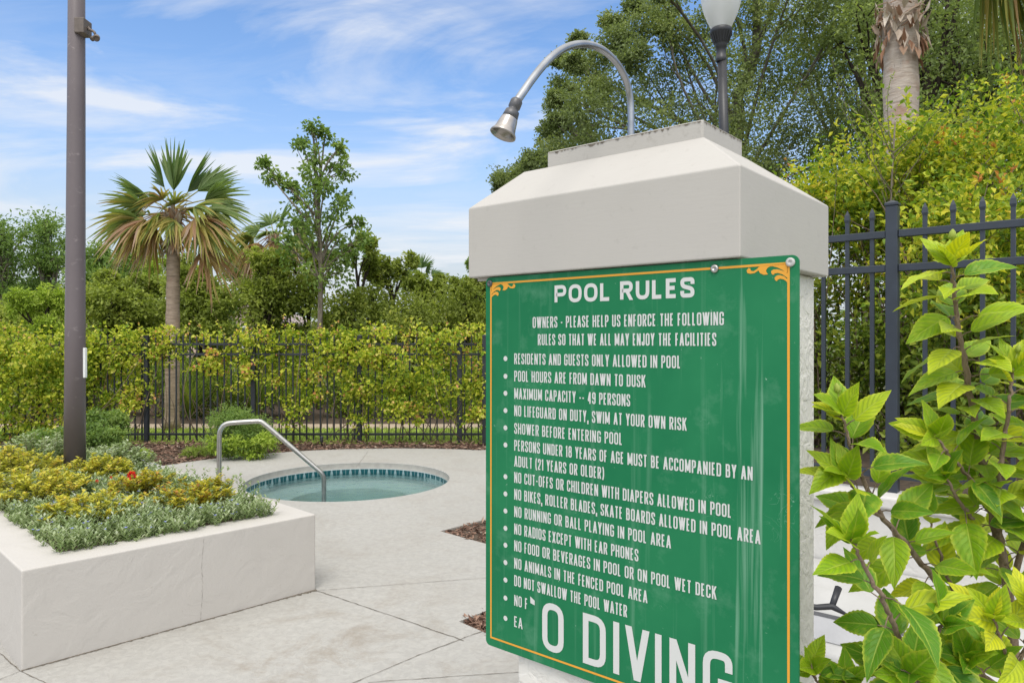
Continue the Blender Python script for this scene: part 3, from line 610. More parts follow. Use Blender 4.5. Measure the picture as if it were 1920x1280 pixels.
# ------------------------------------------------------------------ gooseneck lamp on the pillar
gb = np.array([.299, 1.81]); GO = -DP
def gp(r_, z): return (gb[0] + GO[0] * r_, gb[1] + GO[1] * r_, z)
goose = thing('gooseneck_lamp', 'bent silver gooseneck lamp standing on the pillar cap', 'lamp', gp(0, 1.938))
gpts = [(0, 1.936), (0, 1.99), (.0, 2.04), (.008, 2.075), (.03, 2.108), (.07, 2.130), (.125, 2.142), (.18, 2.138), (.235, 2.122), (.285, 2.098), (.325, 2.070), (.362, 2.037), (.40, 1.997), (.43, 1.962), (.452, 1.936)]
gq = np.array([gp(*p) for p in gpts]); g2 = []
for i in range(len(gq) - 1):
    for s in np.linspace(0, 1, 4, endpoint=False): g2.append(gq[i] * (1 - s) + gq[i + 1] * s)
g2.append(gq[-1]); g2 = np.array(g2)
for _ in range(4): g2[1:-1] = (g2[:-2] + 2 * g2[1:-1] + g2[2:]) / 4
Acc().tube(g2, .0085, 14).build('arm', M['galv'], goose, True)
ax = np.array(gp(.4945, 1.866)) - np.array(gp(.4546, 1.936)); ax = np.array([-.36, -.16, -.92]); ax /= np.linalg.norm(ax); e0 = np.array(gp(.450, 1.940))
Acc().lathe([(.0005, -.002), (.0105, 0), (.0125, .004), (.0125, .018), (.0100, .021), (.0105, .024), (.0145, .027), (.017, .046), (.0005, .0465)], 20, e0, ax).build('socket', M['socket'], goose, True)
Acc().lathe([(.0172, .044), (.0185, .050), (.0205, .062), (.0225, .071), (.027, .078), (.0275, .081), (.0255, .0815), (.021, .074), (.016, .05), (.0005, .048)], 28, e0, ax).build('lamp_shade', M['shade'], goose, True)
Acc().lathe([(.003, 0), (.0225, 0), (.0225, .003), (.012, .008), (.0088, .02)], 20, gp(0, 1.938)).build('base_flange', M['galv'], goose, True)

# ------------------------------------------------------------------ tall pole on the left, its camera and plate
PB = np.array([-3.275, 5.40])
pole = thing('light_pole', 'tall mauve brown light pole rising from the planter', 'pole', (PB[0], PB[1], .40))
Acc().tube([(PB[0] + .010 * 0, PB[1], .30), (PB[0] + .004, PB[1], 1.6), (PB[0] + .012, PB[1], 3.2), (PB[0] + .02, PB[1], 6.5)], [.075, .068, .061, .046], 28).build('pole_shaft', M['pole'], pole, True)
def pp(x, y, d=5.40): return px(x, y, d)
cb = pp(162, 60)
camr = thing('security_camera', 'small taupe security camera on a box mounted high on the brown pole', 'camera', cb)
hb = Acc(); p0 = pp(152, 72); p1_ = pp(167, 40); hb.box((p0[0] - .012, 5.33, p0[2] + .014), (p1_[0], 5.44, p1_[2])); hb2 = hb.build('mount_box', M['taupe'], camr); bevel(hb2, .006)
ka = Acc(); ka.add([(p0[0] + .0, 5.34, p0[2] + .016), (p1_[0] - .002, 5.34, p0[2] + .016), (p1_[0] - .002, 5.43, p0[2] + .016), (p0[0], 5.43, p0[2] + .016), ((p0[0] + p1_[0]) / 2, 5.385, p0[2] + .0)], [(0, 4, 1), (1, 4, 2), (2, 4, 3), (3, 4, 0), (0, 1, 2, 3)])
ka.build('mount_tip', M['taupe'], camr)
Acc().tube([pp(165, 52, 5.385), pp(169, 57, 5.38), pp(173, 58, 5.375), pp(177, 61, 5.37), pp(179, 66, 5.365)], .010, 10).build('mount_arm', M['taupe'], camr, True)
Acc().lathe([(.0005, -.03), (.018, -.028), (.023, -.01), (.024, .022), (.019, .03), (.016, .024), (.0005, .022)], 16, pp(181, 71, 5.36), (.35, -.75, -.55)).build('camera_head', M['taupe'], camr, True)
Acc().lathe([(.0005, -.02), (.014, -.018), (.017, .0), (.017, .018), (.0005, .016)], 14, pp(175, 72, 5.37), (-.3, -.6, -.75)).build('sensor_head', M['taupe'], camr, True)
pl0 = pp(159, 680)
pa_ = Acc().box((pl0[0] - .016, 5.385, pp(0, 708)[2]), (pl0[0] + .010, 5.415, pp(0, 652)[2]))
bevel(pa_.build('wall_plate', M['white'], None, label='narrow white plate fixed to the side of the brown pole', cat='plate', kind='thing', origin=pl0), .004)

# ------------------------------------------------------------------ street lamp
LB = np.array([1.615, 5.5])
lamp = thing('street_lamp', 'black post lamp with frosted acorn globe behind the pillar cap', 'street lamp', (LB[0], LB[1], .6))
Acc().tube([(LB[0] + .01, LB[1], .6), (LB[0] + .006, LB[1], 2.9), (LB[0] - .014, LB[1], 3.60)], [.040, .036, .034], 20).build('lamp_post', M['black'], lamp, True)
lt = (LB[0] - .02, LB[1], 3.58)
Acc().lathe([(.036, 0), (.041, .01), (.041, .035), (.036, .04), (.036, .10), (.044, .108), (.044, .125), (.05, .14), (.064, .18), (.080, .215), (.083, .222), (.083, .243), (.076, .252), (.02, .255)], 28, lt).build('lamp_collar', M['black'], lamp, True)
fa = Acc()
for q in range(20):
    a = 2 * math.pi * q / 20; fa.tube([(lt[0] + .052 * math.cos(a), lt[1] + .052 * math.sin(a), lt[2] + .142), (lt[0] + .081 * math.cos(a), lt[1] + .081 * math.sin(a), lt[2] + .214)], .005, 6)
fa.build('collar_flutes', M['black'], lamp)
def m_globe():
    m, t = mat('frosted_globe'); d = N(t, 'ShaderNodeBsdfDiffuse'); d.inputs[0].default_value = (.72, .73, .73, 1)
    tr = N(t, 'ShaderNodeBsdfTranslucent'); tr.inputs[0].default_value = (.85, .86, .87, 1); g = N(t, 'ShaderNodeBsdfGlossy', inp={'Roughness': .12})
    a = N(t, 'ShaderNodeMixShader', inp={0: .55}); t.links.new(d.outputs[0], a.inputs[1]); t.links.new(tr.outputs[0], a.inputs[2])
    tp = N(t, 'ShaderNodeBsdfTransparent'); tp.inputs[0].default_value = (.9, .9, .9, 1)
    a2 = N(t, 'ShaderNodeMixShader', inp={0: .22}); t.links.new(a.outputs[0], a2.inputs[1]); t.links.new(tp.outputs[0], a2.inputs[2])
    b = N(t, 'ShaderNodeMixShader', inp={0: .08}); t.links.new(a2.outputs[0], b.inputs[1]); t.links.new(g.outputs[0], b.inputs[2]); finish(t, b.outputs[0]); return m
M['globe'] = m_globe()
Acc().lathe([(.070, .250), (.083, .275), (.105, .32), (.125, .37), (.142, .43), (.150, .49), (.147, .54), (.125, .60), (.07, .64), (.001, .655)], 36, lt).build('lamp_globe', M['globe'], lamp, True)
Acc().lathe([(.028, .250), (.028, .30), (.02, .31), (.02, .36), (.026, .39), (.02, .46), (.001, .47)], 16, lt).build('lamp_bulb', M['white'], lamp, True)

# ------------------------------------------------------------------ white wall, raised bed and fence on the right
FP = np.array([1.9, 3.6]); WX = TH; WY = DP          # fence runs along the pillar front direction
def rw(V): return frame_pts(V, FP, WX, WY)
wall = thing('retaining_wall', 'low white stucco wall with a projecting lip under the right fence', 'wall', rw([(0, -.1, 0)])[0])
wa = Acc(); fbox(wa, FP, WX, WY, (-1.75, -.13, -.02), (4, .06, .64)); bevel(wa.build('wall_body', M['wall'], wall), .006)
wl = Acc(); fbox(wl, FP, WX, WY, (-1.77, -.155, .64), (4.02, .07, .70)); bevel(wl.build('wall_lip', M['wall'], wall), .012, 3)
bs = Acc(); bs.add(rw([(-1.75, .06, .67), (9, .06, .67), (12, 14, .5), (-1.75, 14, .5), (-1.75, .06, -.03), (-1.75, 14, -.03)]), [(0, 1, 2, 3), (0, 3, 5, 4)])
bs.build('raised_bed_soil', M['soil'], kind='structure', label='dark raised soil behind the white wall')
fr = thing('metal_fence', 'dark blue grey metal fence with spear pickets on the white wall', 'fence', rw([(0, 0, .70)])[0])
def postm(name, P, z0, z1, hw, mt_, parent, X, Y):
    a = Acc(); fbox(a, P, X, Y, (-hw, -hw, z0), (hw, hw, z1)); a.add(frame_pts([(-hw-.004,-hw-.004,z1),(hw+.004,-hw-.004,z1),(hw+.004,hw+.004,z1),(-hw-.004,hw+.004,z1),(-hw-.004,-hw-.004,z1+.014),(hw+.004,-hw-.004,z1+.014),(hw+.004,hw+.004,z1+.014),(-hw-.004,hw+.004,z1+.014),(0,0,z1+.03)], P, X, Y), [(0,3,2,1),(0,1,5,4),(1,2,6,5),(2,3,7,6),(3,0,4,7),(4,5,8),(5,6,8),(6,7,8),(7,4,8)])
    return bevel(a.build(name, mt_, parent), .003)
for sx_ in (0.0, -2.2 + .6, 2.2): postm('post', FP + WX * sx_, .70, 2.125, .0275, M['fence'], fr, WX, WY)
for zr in (1.985, 1.815, .785):
    for xa, xb in ((-1.57, -.029), (.029, 2.17)):
        a = Acc(); fbox(a, FP, WX, WY, (xa, -.019, zr - .018), (xb, .019, zr + .018)); bevel(a.build('rail', M['fence'], fr), .003)
a = Acc(); hw = .0095; O0 = FP
fbox(a, FP, WX, WY, (-hw, -hw, .74), (hw, hw, 2.06))
zs = [(2.06, .0095), (2.075, .013), (2.10, .0105), (2.125, .001)]
for (za, ra), (zb, rb) in zip(zs[:-1], zs[1:]):
    V = [(-ra,-ra,za),(ra,-ra,za),(ra,ra,za),(-ra,ra,za),(-rb,-rb,zb),(rb,-rb,zb),(rb,rb,zb),(-rb,rb,zb)]
    a.add(rw(V), [(0,1,5,4),(1,2,6,5),(2,3,7,6),(3,0,4,7)])
pk = a.build('picket', M['fence'], fr)
k0 = True
for i in range(-12, 17):
    s = i * .118 + .025
    if abs(s) < .05 or s < -1.5: continue
    d = WX * s
    if k0: pk.location = (d[0], d[1], 0); k0 = False
    else: c = pk.copy(); COL.objects.link(c); c.parent = fr; c.location = (d[0], d[1], 0)
# white moulded object at the foot of the wall
tub = thing('vinyl_tub', 'white moulded plastic tub with grey window band at the wall foot', 'tub', rw([(-.55, -.42, 0)])[0])
prof = [(-.62, 0), (-.63, .05), (-.60, .075), (-.565, .085), (-.50, .20), (-.44, .27), (-.40, .285), (-.35, .29), (-.33, .315), (-.20, .335), (-.145, .34)]
xs = np.linspace(-1.45, .95, 25); V = []
for x in xs: V += [(x, p[0] + .05 * ((x + .3) / 1.2) ** 2, p[1] - .02 * ((x + .3) / 1.2) ** 2) for p in prof]
m_ = len(prof); V = rw(V); F = []
for i in range(len(xs) - 1):
    for j in range(m_ - 1): F.append((i * m_ + j, (i + 1) * m_ + j, (i + 1) * m_ + j + 1, i * m_ + j + 1))
ta = Acc(); ta.add(V, F); ta.build('tub_shell', M['vinyl'], tub, True)
def band(name, u0, u1, x0_, x1_, mt_, off):
    V = []
    for x in np.linspace(x0_, x1_, 20):
        for u in (u0, u1):
            y = -.565 + (.065) * u - off * .9; z = .085 + .115 * u + off * .45; q = ((x + .3) / 1.2) ** 2; V.append((x, y + .05 * q, z - .02 * q))
    b = Acc(); b.add(rw(V), [(2 * i, 2 * i + 2, 2 * i + 3, 2 * i + 1) for i in range(19)]); b.build(name, mt_, tub, True)
band('window_band', .06, .96, -1.4, .35, M['greyband'], .004); band('band_border', .84, .97, -1.4, .35, M['socket'], .006)
clip = thing('plastic_clip', 'black forked plastic clip lying on the white tub ledge', 'clip', px(1560, 1140, 3.05))
c0 = px(1572, 1106, 3.12); c1 = px(1560, 1136, 3.06); c2 = px(1530, 1138, 3.05); c3 = px(1588, 1152, 3.02); c4 = px(1505, 1133, 3.06)
Acc().tube([c0 + (0, 0, .01), c1], [.016, .013], 8).build('clip_stem', M['black'], clip, True)
Acc().tube([c4, c2, c1, c3], [.010, .013, .015, .006], 8).build('clip_fork', M['black'], clip, True)

# ------------------------------------------------------------------ vegetation helpers
def unit(a): return a / (np.linalg.norm(a, axis=-1, keepdims=True) + 1e-9)
def add_leaves(acc, P, axis, nrm, L, W, tint, fold=.22, droop=.12):
    n = len(P); axis = unit(axis); side = unit(np.cross(axis, nrm)); nn = np.cross(side, axis)
    L = np.broadcast_to(L, (n,))[:, None]; W = np.broadcast_to(W, (n,))[:, None]
    mid = P + axis * L * .45
    V = np.stack([P, mid + side * W / 2 + nn * W * fold, P + axis * L - nn * L * droop, mid - side * W / 2 + nn * W * fold], 1).reshape(-1, 3)
    i = np.arange(n)[:, None] * 4
    acc.add(V, np.concatenate([i, i + 1, i + 2, i + 3], 1), np.repeat(tint, 4))
def clump_leaves(acc, rng, clumps, nsub, nleaf, L, W, subr=.30, up=.7, out=.6, tv=.35, shell=.35, t0=0.0, t1=1.0):
    """clumps: rows (x,y,z,rx,ry,rz[,tint]); leaves gather in sub clumps spread through each clump"""
    C = np.array([c[:6] for c in clumps], float); n = len(C)
    ct = np.array([c[6] if len(c) > 6 else rng.random() for c in clumps])
    d = unit(rng.normal(size=(n, nsub, 3))); r = (shell + (1 - shell) * rng.random((n, nsub, 1))) ** .6
    S = C[:, None, :3] + d * r * C[:, None, 3:]
    st = np.clip(ct[:, None] * .6 + rng.random((n, nsub)) * .4, 0, 1)
    sr = C[:, 3:].mean(1)[:, None] * subr * (0.6 + .8 * rng.random((n, nsub)))
    S2 = S.reshape(-1, 3); st = st.reshape(-1); sr = sr.reshape(-1)
    k = np.repeat(np.arange(len(S2)), nleaf)
    off = rng.normal(size=(len(k), 3)) * .55; off[:, 2] *= .75
    P = S2[k] + off * sr[k][:, None]
    cen = np.repeat(C[:, :3], nsub, 0)[k]
    o = unit(P - cen) * .5 + unit(off) * .5
    ax_ = o * out + rng.normal(size=o.shape) * .5 + np.array([0, 0, -.12])
    nr = rng.normal(size=o.shape) * .55 + np.array([0, 0, up]) + o * .25
    t = np.clip(t0 + (t1 - t0) * (st[k] * (1 - tv) + rng.random(len(k)) * tv), 0, 1)
    s = .7 + .6 * rng.random(len(k))
    add_leaves(acc, P, ax_, nr, L * s, W * s, t)
    return S.reshape(n, nsub, 3)
def curve(a, b, rng, bend=.15, n=7, sag=0.0):
    a, b = np.array(a, float), np.array(b, float); l = np.linalg.norm(b - a); m = rng.normal(size=3) * bend * l
    t = np.linspace(0, 1, n)[:, None]; P = a * (1 - t) + b * t + m * (t * (1 - t) * 2)
    P[:, 2] += sag * l * np.sin(np.pi * t[:, 0]); return P
def on_line(P, f):
    i = f * (len(P) - 1); k = min(int(i), len(P) - 2); return P[k] * (1 - (i - k)) + P[k + 1] * (i - k)
def tree(name, label, cat, group, trunk, r0, clumps, leafmat, barkmat, seed, nsub=14, nleaf=26, L=.07, W=.035, twigs=5, limb_lo=.45, limb=1.0, keep=1.0, **kw):
    rg = np.random.default_rng(seed); trunk = np.array(trunk, float)
    t = thing(name, label, cat, trunk[0], group)
    T = [];
    for i in range(len(trunk) - 1):
        for s in np.linspace(0, 1, 5, endpoint=False): T.append(trunk[i] * (1 - s) + trunk[i + 1] * s)
    T.append(trunk[-1]); T = np.array(T); T[1:] += rg.normal(size=T[1:].shape) * r0 * .25
    ba_ = Acc(); ba_.tube(T, np.linspace(r0, r0 * .28, len(T)), 9)
    la_ = Acc(); S = clump_leaves(la_, rg, clumps, nsub, nleaf, L, W, **kw)
    for i, c in enumerate(clumps):
        if rg.random() > keep: continue
        c3 = np.array(c[:3]); hz_ = (c3[2] - T[0][2]) / max(.1, T[-1][2] - T[0][2])
        f = np.clip(hz_ - .25 - .15 * rg.random(), limb_lo, .97); a = on_line(T, f)
        ln = np.linalg.norm(c3 - a); rl = limb * max(.006, min(r0 * .42, .022 * ln + .008))
        B = curve(a, c3, rg, .12, 8, .05); ba_.tube(B, np.linspace(rl, rl * .35, 8), 6, False)
        for q in range(min(twigs, nsub)):
            tw = curve(on_line(B, .5 + .5 * rg.random()), S[i, q], rg, .15, 5); ba_.tube(tw, np.linspace(rl * .4, rl * .12, 5), 4, False)
    ba_.build('trunk', barkmat, t, True); la_.build('crown', leafmat, t)
    return t
def ell_clumps(rg, c, r, n, size, tint=(0, 1), lo=.35, flat=.7):
    out = []
    for _ in range(n):
        d = rg.normal(size=3); d /= np.linalg.norm(d); q = (lo + (1 - lo) * rg.random()) ** .5
        s = size * (.65 + .7 * rg.random()); out.append((c[0] + d[0] * q * r[0], c[1] + d[1] * q * r[1], c[2] + d[2] * q * r[2], s, s, s * flat, tint[0] + (tint[1] - tint[0]) * rg.random()))
    return out

# ------------------------------------------------------------------ palms
def frond(rng, root, az, el, pet, size, age, droop, nseg=34, span=150):
    """fan leaf: a petiole, then folded segments that fan out and hang at the tips. age 0 green .. 1 dead"""
    a = Acc(); h = np.array([math.cos(az), math.sin(az), 0]); up = np.array([0, 0, 1.0])
    d = h * math.cos(el) + up * math.sin(el)
    n = 7; t = np.linspace(0, 1, n); P = np.array([root + d * pet * q - up * droop * .35 * pet * q * q for q in t])
    a.tube(P, np.linspace(.016, .009, n), 5, True, min(1, .45 + age * .4))
    e = P[-1]; d = unit(P[-1] - P[-2]); sd_ = unit(np.cross(d, up)); nn = np.cross(sd_, d); rl_ = (1 if rng.random() < .5 else -1) * (.35 + .75 * abs(math.cos(az))) * (.7 + .5 * rng.random()) * (1 - .5 * age); sd_, nn = sd_ * math.cos(rl_) + nn * math.sin(rl_), nn * math.cos(rl_) - sd_ * math.sin(rl_)
    for k in range(nseg):
        th = R(span) * ((k + .5) / nseg - .5) * 1.0; u = abs(th) / R(span / 2)
        l = size * (1 - .28 * u ** 1.6) * (.86 + .25 * rng.random())
        dr = d * math.cos(th) + sd_ * math.sin(th) + nn * (.10 - .22 * u) * (1 - age * .4)
        dr = unit(dr + rng.normal(size=3) * (.03 + .08 * age)); m = 6; s = np.linspace(0, 1, m)
        dd = droop * (.55 + .5 * rng.random()) * (1 + 1.0 * age)
        C = np.array([e + dr * l * q - up * dd * l * max(0, q - .25) ** 1.7 for q in s])
        if age > .6: C += rng.normal(size=C.shape) * .012 * s[:, None]
        wd = size * .082 * np.array([.35, .85, 1.0, .75, .42, .06]) * (1 - .15 * age)
        tg = unit(np.gradient(C, axis=0)); sl = unit(np.cross(tg, nn + rng.normal(size=3) * .25)); fn = np.cross(sl, tg)
        V = np.concatenate([C + sl * wd[:, None] / 2 + fn * wd[:, None] * .25, C, C - sl * wd[:, None] / 2 + fn * wd[:, None] * .25])
        i = np.arange(m - 1); F = np.concatenate([np.stack([i, i + m, i + m + 1, i + 1], 1), np.stack([i + m, i + 2 * m, i + 2 * m + 1, i + m + 1], 1)])
        tt = np.clip(age * .85 + .12 * rng.normal() * (.5 + age) + .16 * np.concatenate([s, s, s]) ** 3 * (1 if rng.random() < .5 else .3), 0, 1)
        a.add(V, F, tt)
    return a
def palm(name, label, group, base, top, r0, r1, fr_list, trunkmat, seed, boots=60, boot_h=.5):
    rg = np.random.default_rng(seed); base, top = np.array(base, float), np.array(top, float); t = thing(name, label, 'palm tree', base, group)
    n = 26; s = np.linspace(0, 1, n)[:, None]; T = base * (1 - s) + top * s; rad = np.linspace(r0, r1, n) * (1 + .05 * np.sin(np.arange(n) * 2.1)); rad[0] *= 1.25
    Acc().tube(T, rad, 18).build('trunk', trunkmat, t, True)
    if boots:
        b = Acc(); P = []; 
        for q in range(boots):
            a = rg.random() * 6.28; z = rg.random(); c = top + np.array([0, 0, -boot_h * (1 - z)]); o = np.array([math.cos(a), math.sin(a), 0])
            p = c + o * r1 * .75; dirn = o * (.35 + .3 * z) + np.array([0, 0, (.9 if z > .45 else -1.0) * (.6 + .6 * rg.random())])
            P.append((p, dirn, o))
        p = np.array([x[0] for x in P]); d = np.array([x[1] for x in P]); o = np.array([x[2] for x in P]); m = len(P)
        add_leaves(b, p, d, o, .16 + .16 * rg.random(m), .05 + .04 * rg.random(m), .35 + .6 * rg.random(m), .1, -.1)
        b.build('leaf_bases', M['boot'], t)
    for f in fr_list:
        az, el, pet, size, age, droop = f[:6]; fa_ = frond(rg, top + np.array([0, 0, rg.normal() * .05]), az, el, pet, size, age, droop, *(f[6:] if len(f) > 6 else ()))
        o = fa_.build('frond', M['frond'], t)
        if age > .75: o['label'] = 'dead brown hanging frond'
    return t
D_ = math.radians
def fl(*rows): return [(D_(r[0]), D_(r[1])) + tuple(r[2:]) for r in rows]
palm('fan_palm', 'tall fan palm beyond the fence with green top fronds and brown hanging ones', 'fan palms beyond the fence', (-5.66, 12, 0), (-5.63, 12, 3.60), .118, .098,
  fl((112, 86, .40, .86, .06, .05, 22, 62), (52, 60, .50, .86, .08, .08, 24, 74), (28, 44, .52, .80, .14, .14, 24, 80), (148, 58, .52, .88, .08, .08, 24, 74), (165, 30, .54, .80, .20, .2, 24, 90), (186, 16, .50, .70, .40, .3, 24, 110), (12, 24, .54, .74, .24, .28, 24, 100), (338, 16, .46, .66, .38, .35, 24, 110),
     (300, 40, .22, .5, .52, .4, 22), (245, 36, .26, .5, .55, .45, 22), (5, 8, .54, .78, .34, .4, 30), (352, -6, .52, .78, .46, .5, 28), (172, 8, .54, .80, .46, .4, 30), (188, -6, .54, .80, .50, .5, 28), (165, -14, .46, .74, .58, .55, 26),
     (20, -16, .46, .74, .54, .6, 26), (200, -14, .46, .74, .84, .4, 26), (338, -14, .48, .74, .84, .4, 26), (180, -24, .56, .70, .86, .45, 24), (358, -46, .72, .70, .88, .45, 24), (10, -26, .52, .72, .80, .45, 24), (168, -34, .44, .62, .95, .5, 22), (270, -12, .22, .56, .52, .6, 24), (235, -26, .26, .56, .46, .6, 24), (305, -26, .26, .56, .50, .6, 24), (90, 20, .4, .7, .3, .4, 26), (195, -46, .38, .6, .84, .5, 22), (60, 0, .4, .7, .45, .5, 26), (120, 0, .4, .7, .45, .5, 26)), M['palmtrunk'], 3, 130, .55)
palm('fan_palm', 'smaller fan palm with mostly brown fronds half hidden by the slender tree', 'fan palms beyond the fence', (-5.85, 18, 0), (-5.95, 18, 4.1), .15, .13,
  fl((60, 62, .4, .75, .05, .2), (120, 50, .4, .75, .15, .3), (160, 25, .5, .7, .25, .5), (190, 5, .5, .7, .45, .6), (200, -20, .5, .7, .9, .8), (230, -30, .4, .7, .92, .8), (180, -35, .5, .7, .86, .9), (300, -25, .4, .7, .9, .8), (330, -20, .5, .7, .85, .8), (350, 0, .5, .7, .5, .6), (10, 20, .5, .7, .15, .4), (270, 20, .3, .6, .3, .5)), M['palmtrunk'], 5, 60, .5)
palm('fan_palm', 'tiny distant fan palm rising behind the bushes near the pillar', 'fan palms beyond the fence', (-4.05, 32, 0), (-4.02, 32, 4.3), .17, .15,
  fl((90, 75, .4, .8, .0, .2), (50, 50, .4, .8, .05, .3), (130, 50, .4, .8, .05, .3), (160, 20, .5, .8, .1, .4), (20, 20, .5, .8, .1, .4), (185, -5, .5, .8, .2, .6), (355, -5, .5, .8, .2, .6), (270, 30, .4, .7, .1, .4), (250, -20, .4, .7, .5, .8), (290, -20, .4, .7, .5, .8)), M['palmtrunk'], 6, 20, .4)
np_ = palm('cabbage_palm', 'pale palm trunk with peeling brown leaf bases standing behind the right hedge', None, (4.07, 7.5, .6), (4.03, 7.5, 6.1), .165, .165,
  fl((-25, -14, .85, 1.05, .50, .9, 44), (-5, -20, .9, 1.05, .46, .95, 44), (-45, -18, .85, 1.05, .50, .95, 44), (-62, -12, .7, .9, .3, .9), (15, 0, 1.1, .95, .2, .8), (-15, -4, 1.25, 1.05, .48, .9, 44), (-35, -2, 1.3, 1.05, .46, .95, 44), (140, 30, .9, .9, .1, .4), (200, 20, .9, .9, .1, .4), (90, 30, .9, .9, .1, .4), (50, 25, 1, .9, .1, .5), (270, 50, .8, .9, .05, .3), (170, 60, .8, .9, .05, .3)), M['palmtrunk_near'], 8, 0)
rg = np.random.default_rng(11); b = Acc(); n = 150
a = rg.random(n) * 6.28; z = 4.42 + .50 * rg.random(n); o = np.stack([np.cos(a), np.sin(a), 0 * a], 1)
P = np.c_[4.04 + o[:, 0] * .165, 7.5 + o[:, 1] * .165, z]; low = rg.random(n) < .75
dr = o * (.22 + .45 * rg.random(n))[:, None] + np.c_[0 * a, 0 * a, np.where(low, -1.0, .5)]
add_leaves(b, P + o * .03, dr, o + rg.normal(size=(n, 3)) * .2,   .10 + .12 * rg.random(n), .04 + .045 * rg.random(n), np.clip(.30 + .6 * (z - 4.42) / .5 + rg.normal(size=n) * .2, 0, 1), .12, .15)
for q in range(26):
    aa = rg.random() * 6.28; zz = 4.62 + .25 * rg.random(); c = np.array([4.04, 7.5, zz]); ring = [c + np.array([math.cos(aa + s) * (.18 + .06 * math.sin(s * 2 + q)), math.sin(aa + s) * (.18 + .05 * math.cos(q + s)), .10 * math.sin(s * 1.3 + q)]) for s in np.linspace(0, 1.8, 7)]
    b.tube(ring, [.004, .007, .008, .008, .007, .006, .003], 5, True, .35 + .5 * rg.random())
b.build('peeling_leaf_bases', M['boot'], np_)

# ------------------------------------------------------------------ big trees behind the pillar
rg = np.random.default_rng(21)
ok = [(955, 335, 34), (1000, 312, 38), (1040, 285, 42), (1095, 275, 55), (1150, 285, 60), (1060, 215, 42), (1100, 205, 60), (1060, 165, 36), (1100, 140, 45), (1075, 120, 26), (1130, 105, 40), (1165, 75, 40), (1200, 45, 45), (1245, 15, 45), (1160, 190, 70), (1215, 140, 70), (1220, 235, 75), (1290, 175, 80), (1290, 250, 75), (1280, 95, 60), (1330, 45, 50), (1360, 115, 75), (1370, 205, 80), (1370, 290, 70), (1430, 160, 80), (1440, 250, 80), (1430, 70, 80), (1500, 120, 80), (1510, 210, 80), (1500, 300, 70), (1480, 30, 80), (1560, 60, 80), (1570, 160, 80), (1400, 10, 70), (1580, 250, 80), (1440, 320, 60),
      (940, 345, 22), (985, 322, 26), (1030, 248, 26), (1048, 228, 22), (1042, 185, 20), (1045, 110, 20), (1085, 78, 20), (1150, 40, 24), (1190, 12, 26), (1240, -20, 30), (1120, 170, 34), (1100, 250, 34), (1185, 110, 40), (1255, 60, 40),
      (1310, -60, 80), (1400, -70, 90), (1500, -60, 90), (1590, -40, 90), (1250, -90, 70), (1350, -150, 90), (1460, -160, 90), (1570, -150, 90), (1400, -240, 100), (1510, -250, 100)]
cl_ = []
for x, y, r_ in ok:
    d = 14 + rg.normal() * 1.2; p = px(x, y, d); s = r_ / FPX * d * .92; cl_.append((p[0], p[1], p[2], s, s, s * .8, rg.random()))
tree('live_oak', 'large spreading oak with airy crown whose left edge shows against the blue sky', 'tree', 'trees behind the right fence', [(4.5, 14, .3), (4.45, 14, 2.6), (4.25, 14.1, 4.2), (4.5, 14.2, 6.2), (5.0, 14.2, 8.5)], .24, cl_, M['oak'], M['oakbark'], 22, 46, 34, .064, .037, 3, .40, limb=.5, keep=.45, tv=.45, shell=.1, subr=.34)
def wood_tree(label, x, d, ty, seed, n, xr, barkm, lean=0.0, mat_='wood'):
    r2 = np.random.default_rng(seed); b0 = px(x, 640, d); cc = []
    for _ in range(n):
        p = px(x + r2.normal() * xr, ty + r2.random() * 430 - 210, d + r2.normal() * 1.0); s = .55 + .5 * r2.random(); cc.append((p[0], p[1], max(2.6, p[2]), s, s, s * .75, r2.random()))
    zt = px(x, -120, d)[2]
    tree('broadleaf_tree', label, 'tree', 'trees behind the right fence', [(b0[0], d, .3), (b0[0] + lean * .3, d, 2.5), (b0[0] + lean, d, 5), (b0[0] + lean * 1.6, d, zt)], .17, cc, M[mat_], barkm, seed, 22, 24, .078, .044, 5, .40, limb=.7, keep=.6, tv=.45, shell=.1, subr=.40)
wood_tree('dark trunked leafy tree just right of the pale palm trunk', 1745, 12.5, 120, 31, 26, 80, M['darkbark'], -.05)
wood_tree('leafy tree with black trunk in the gap below the hanging palm frond', 1812, 13.5, 130, 32, 26, 90, M['darkbark'], .2)
wood_tree('shady leafy tree at the right edge with a leaning dark trunk', 1925, 12.0, 100, 33, 24, 75, M['darkbark'], .9)
wood_tree('grey green leafy tree between the oak and the pale palm trunk', 1630, 15.5, 120, 34, 30, 85, M['bark'], .1)
wood_tree('tall leafy tree far behind the hanging palm frond', 1770, 18, 60, 35, 24, 130, M['bark'], .1)

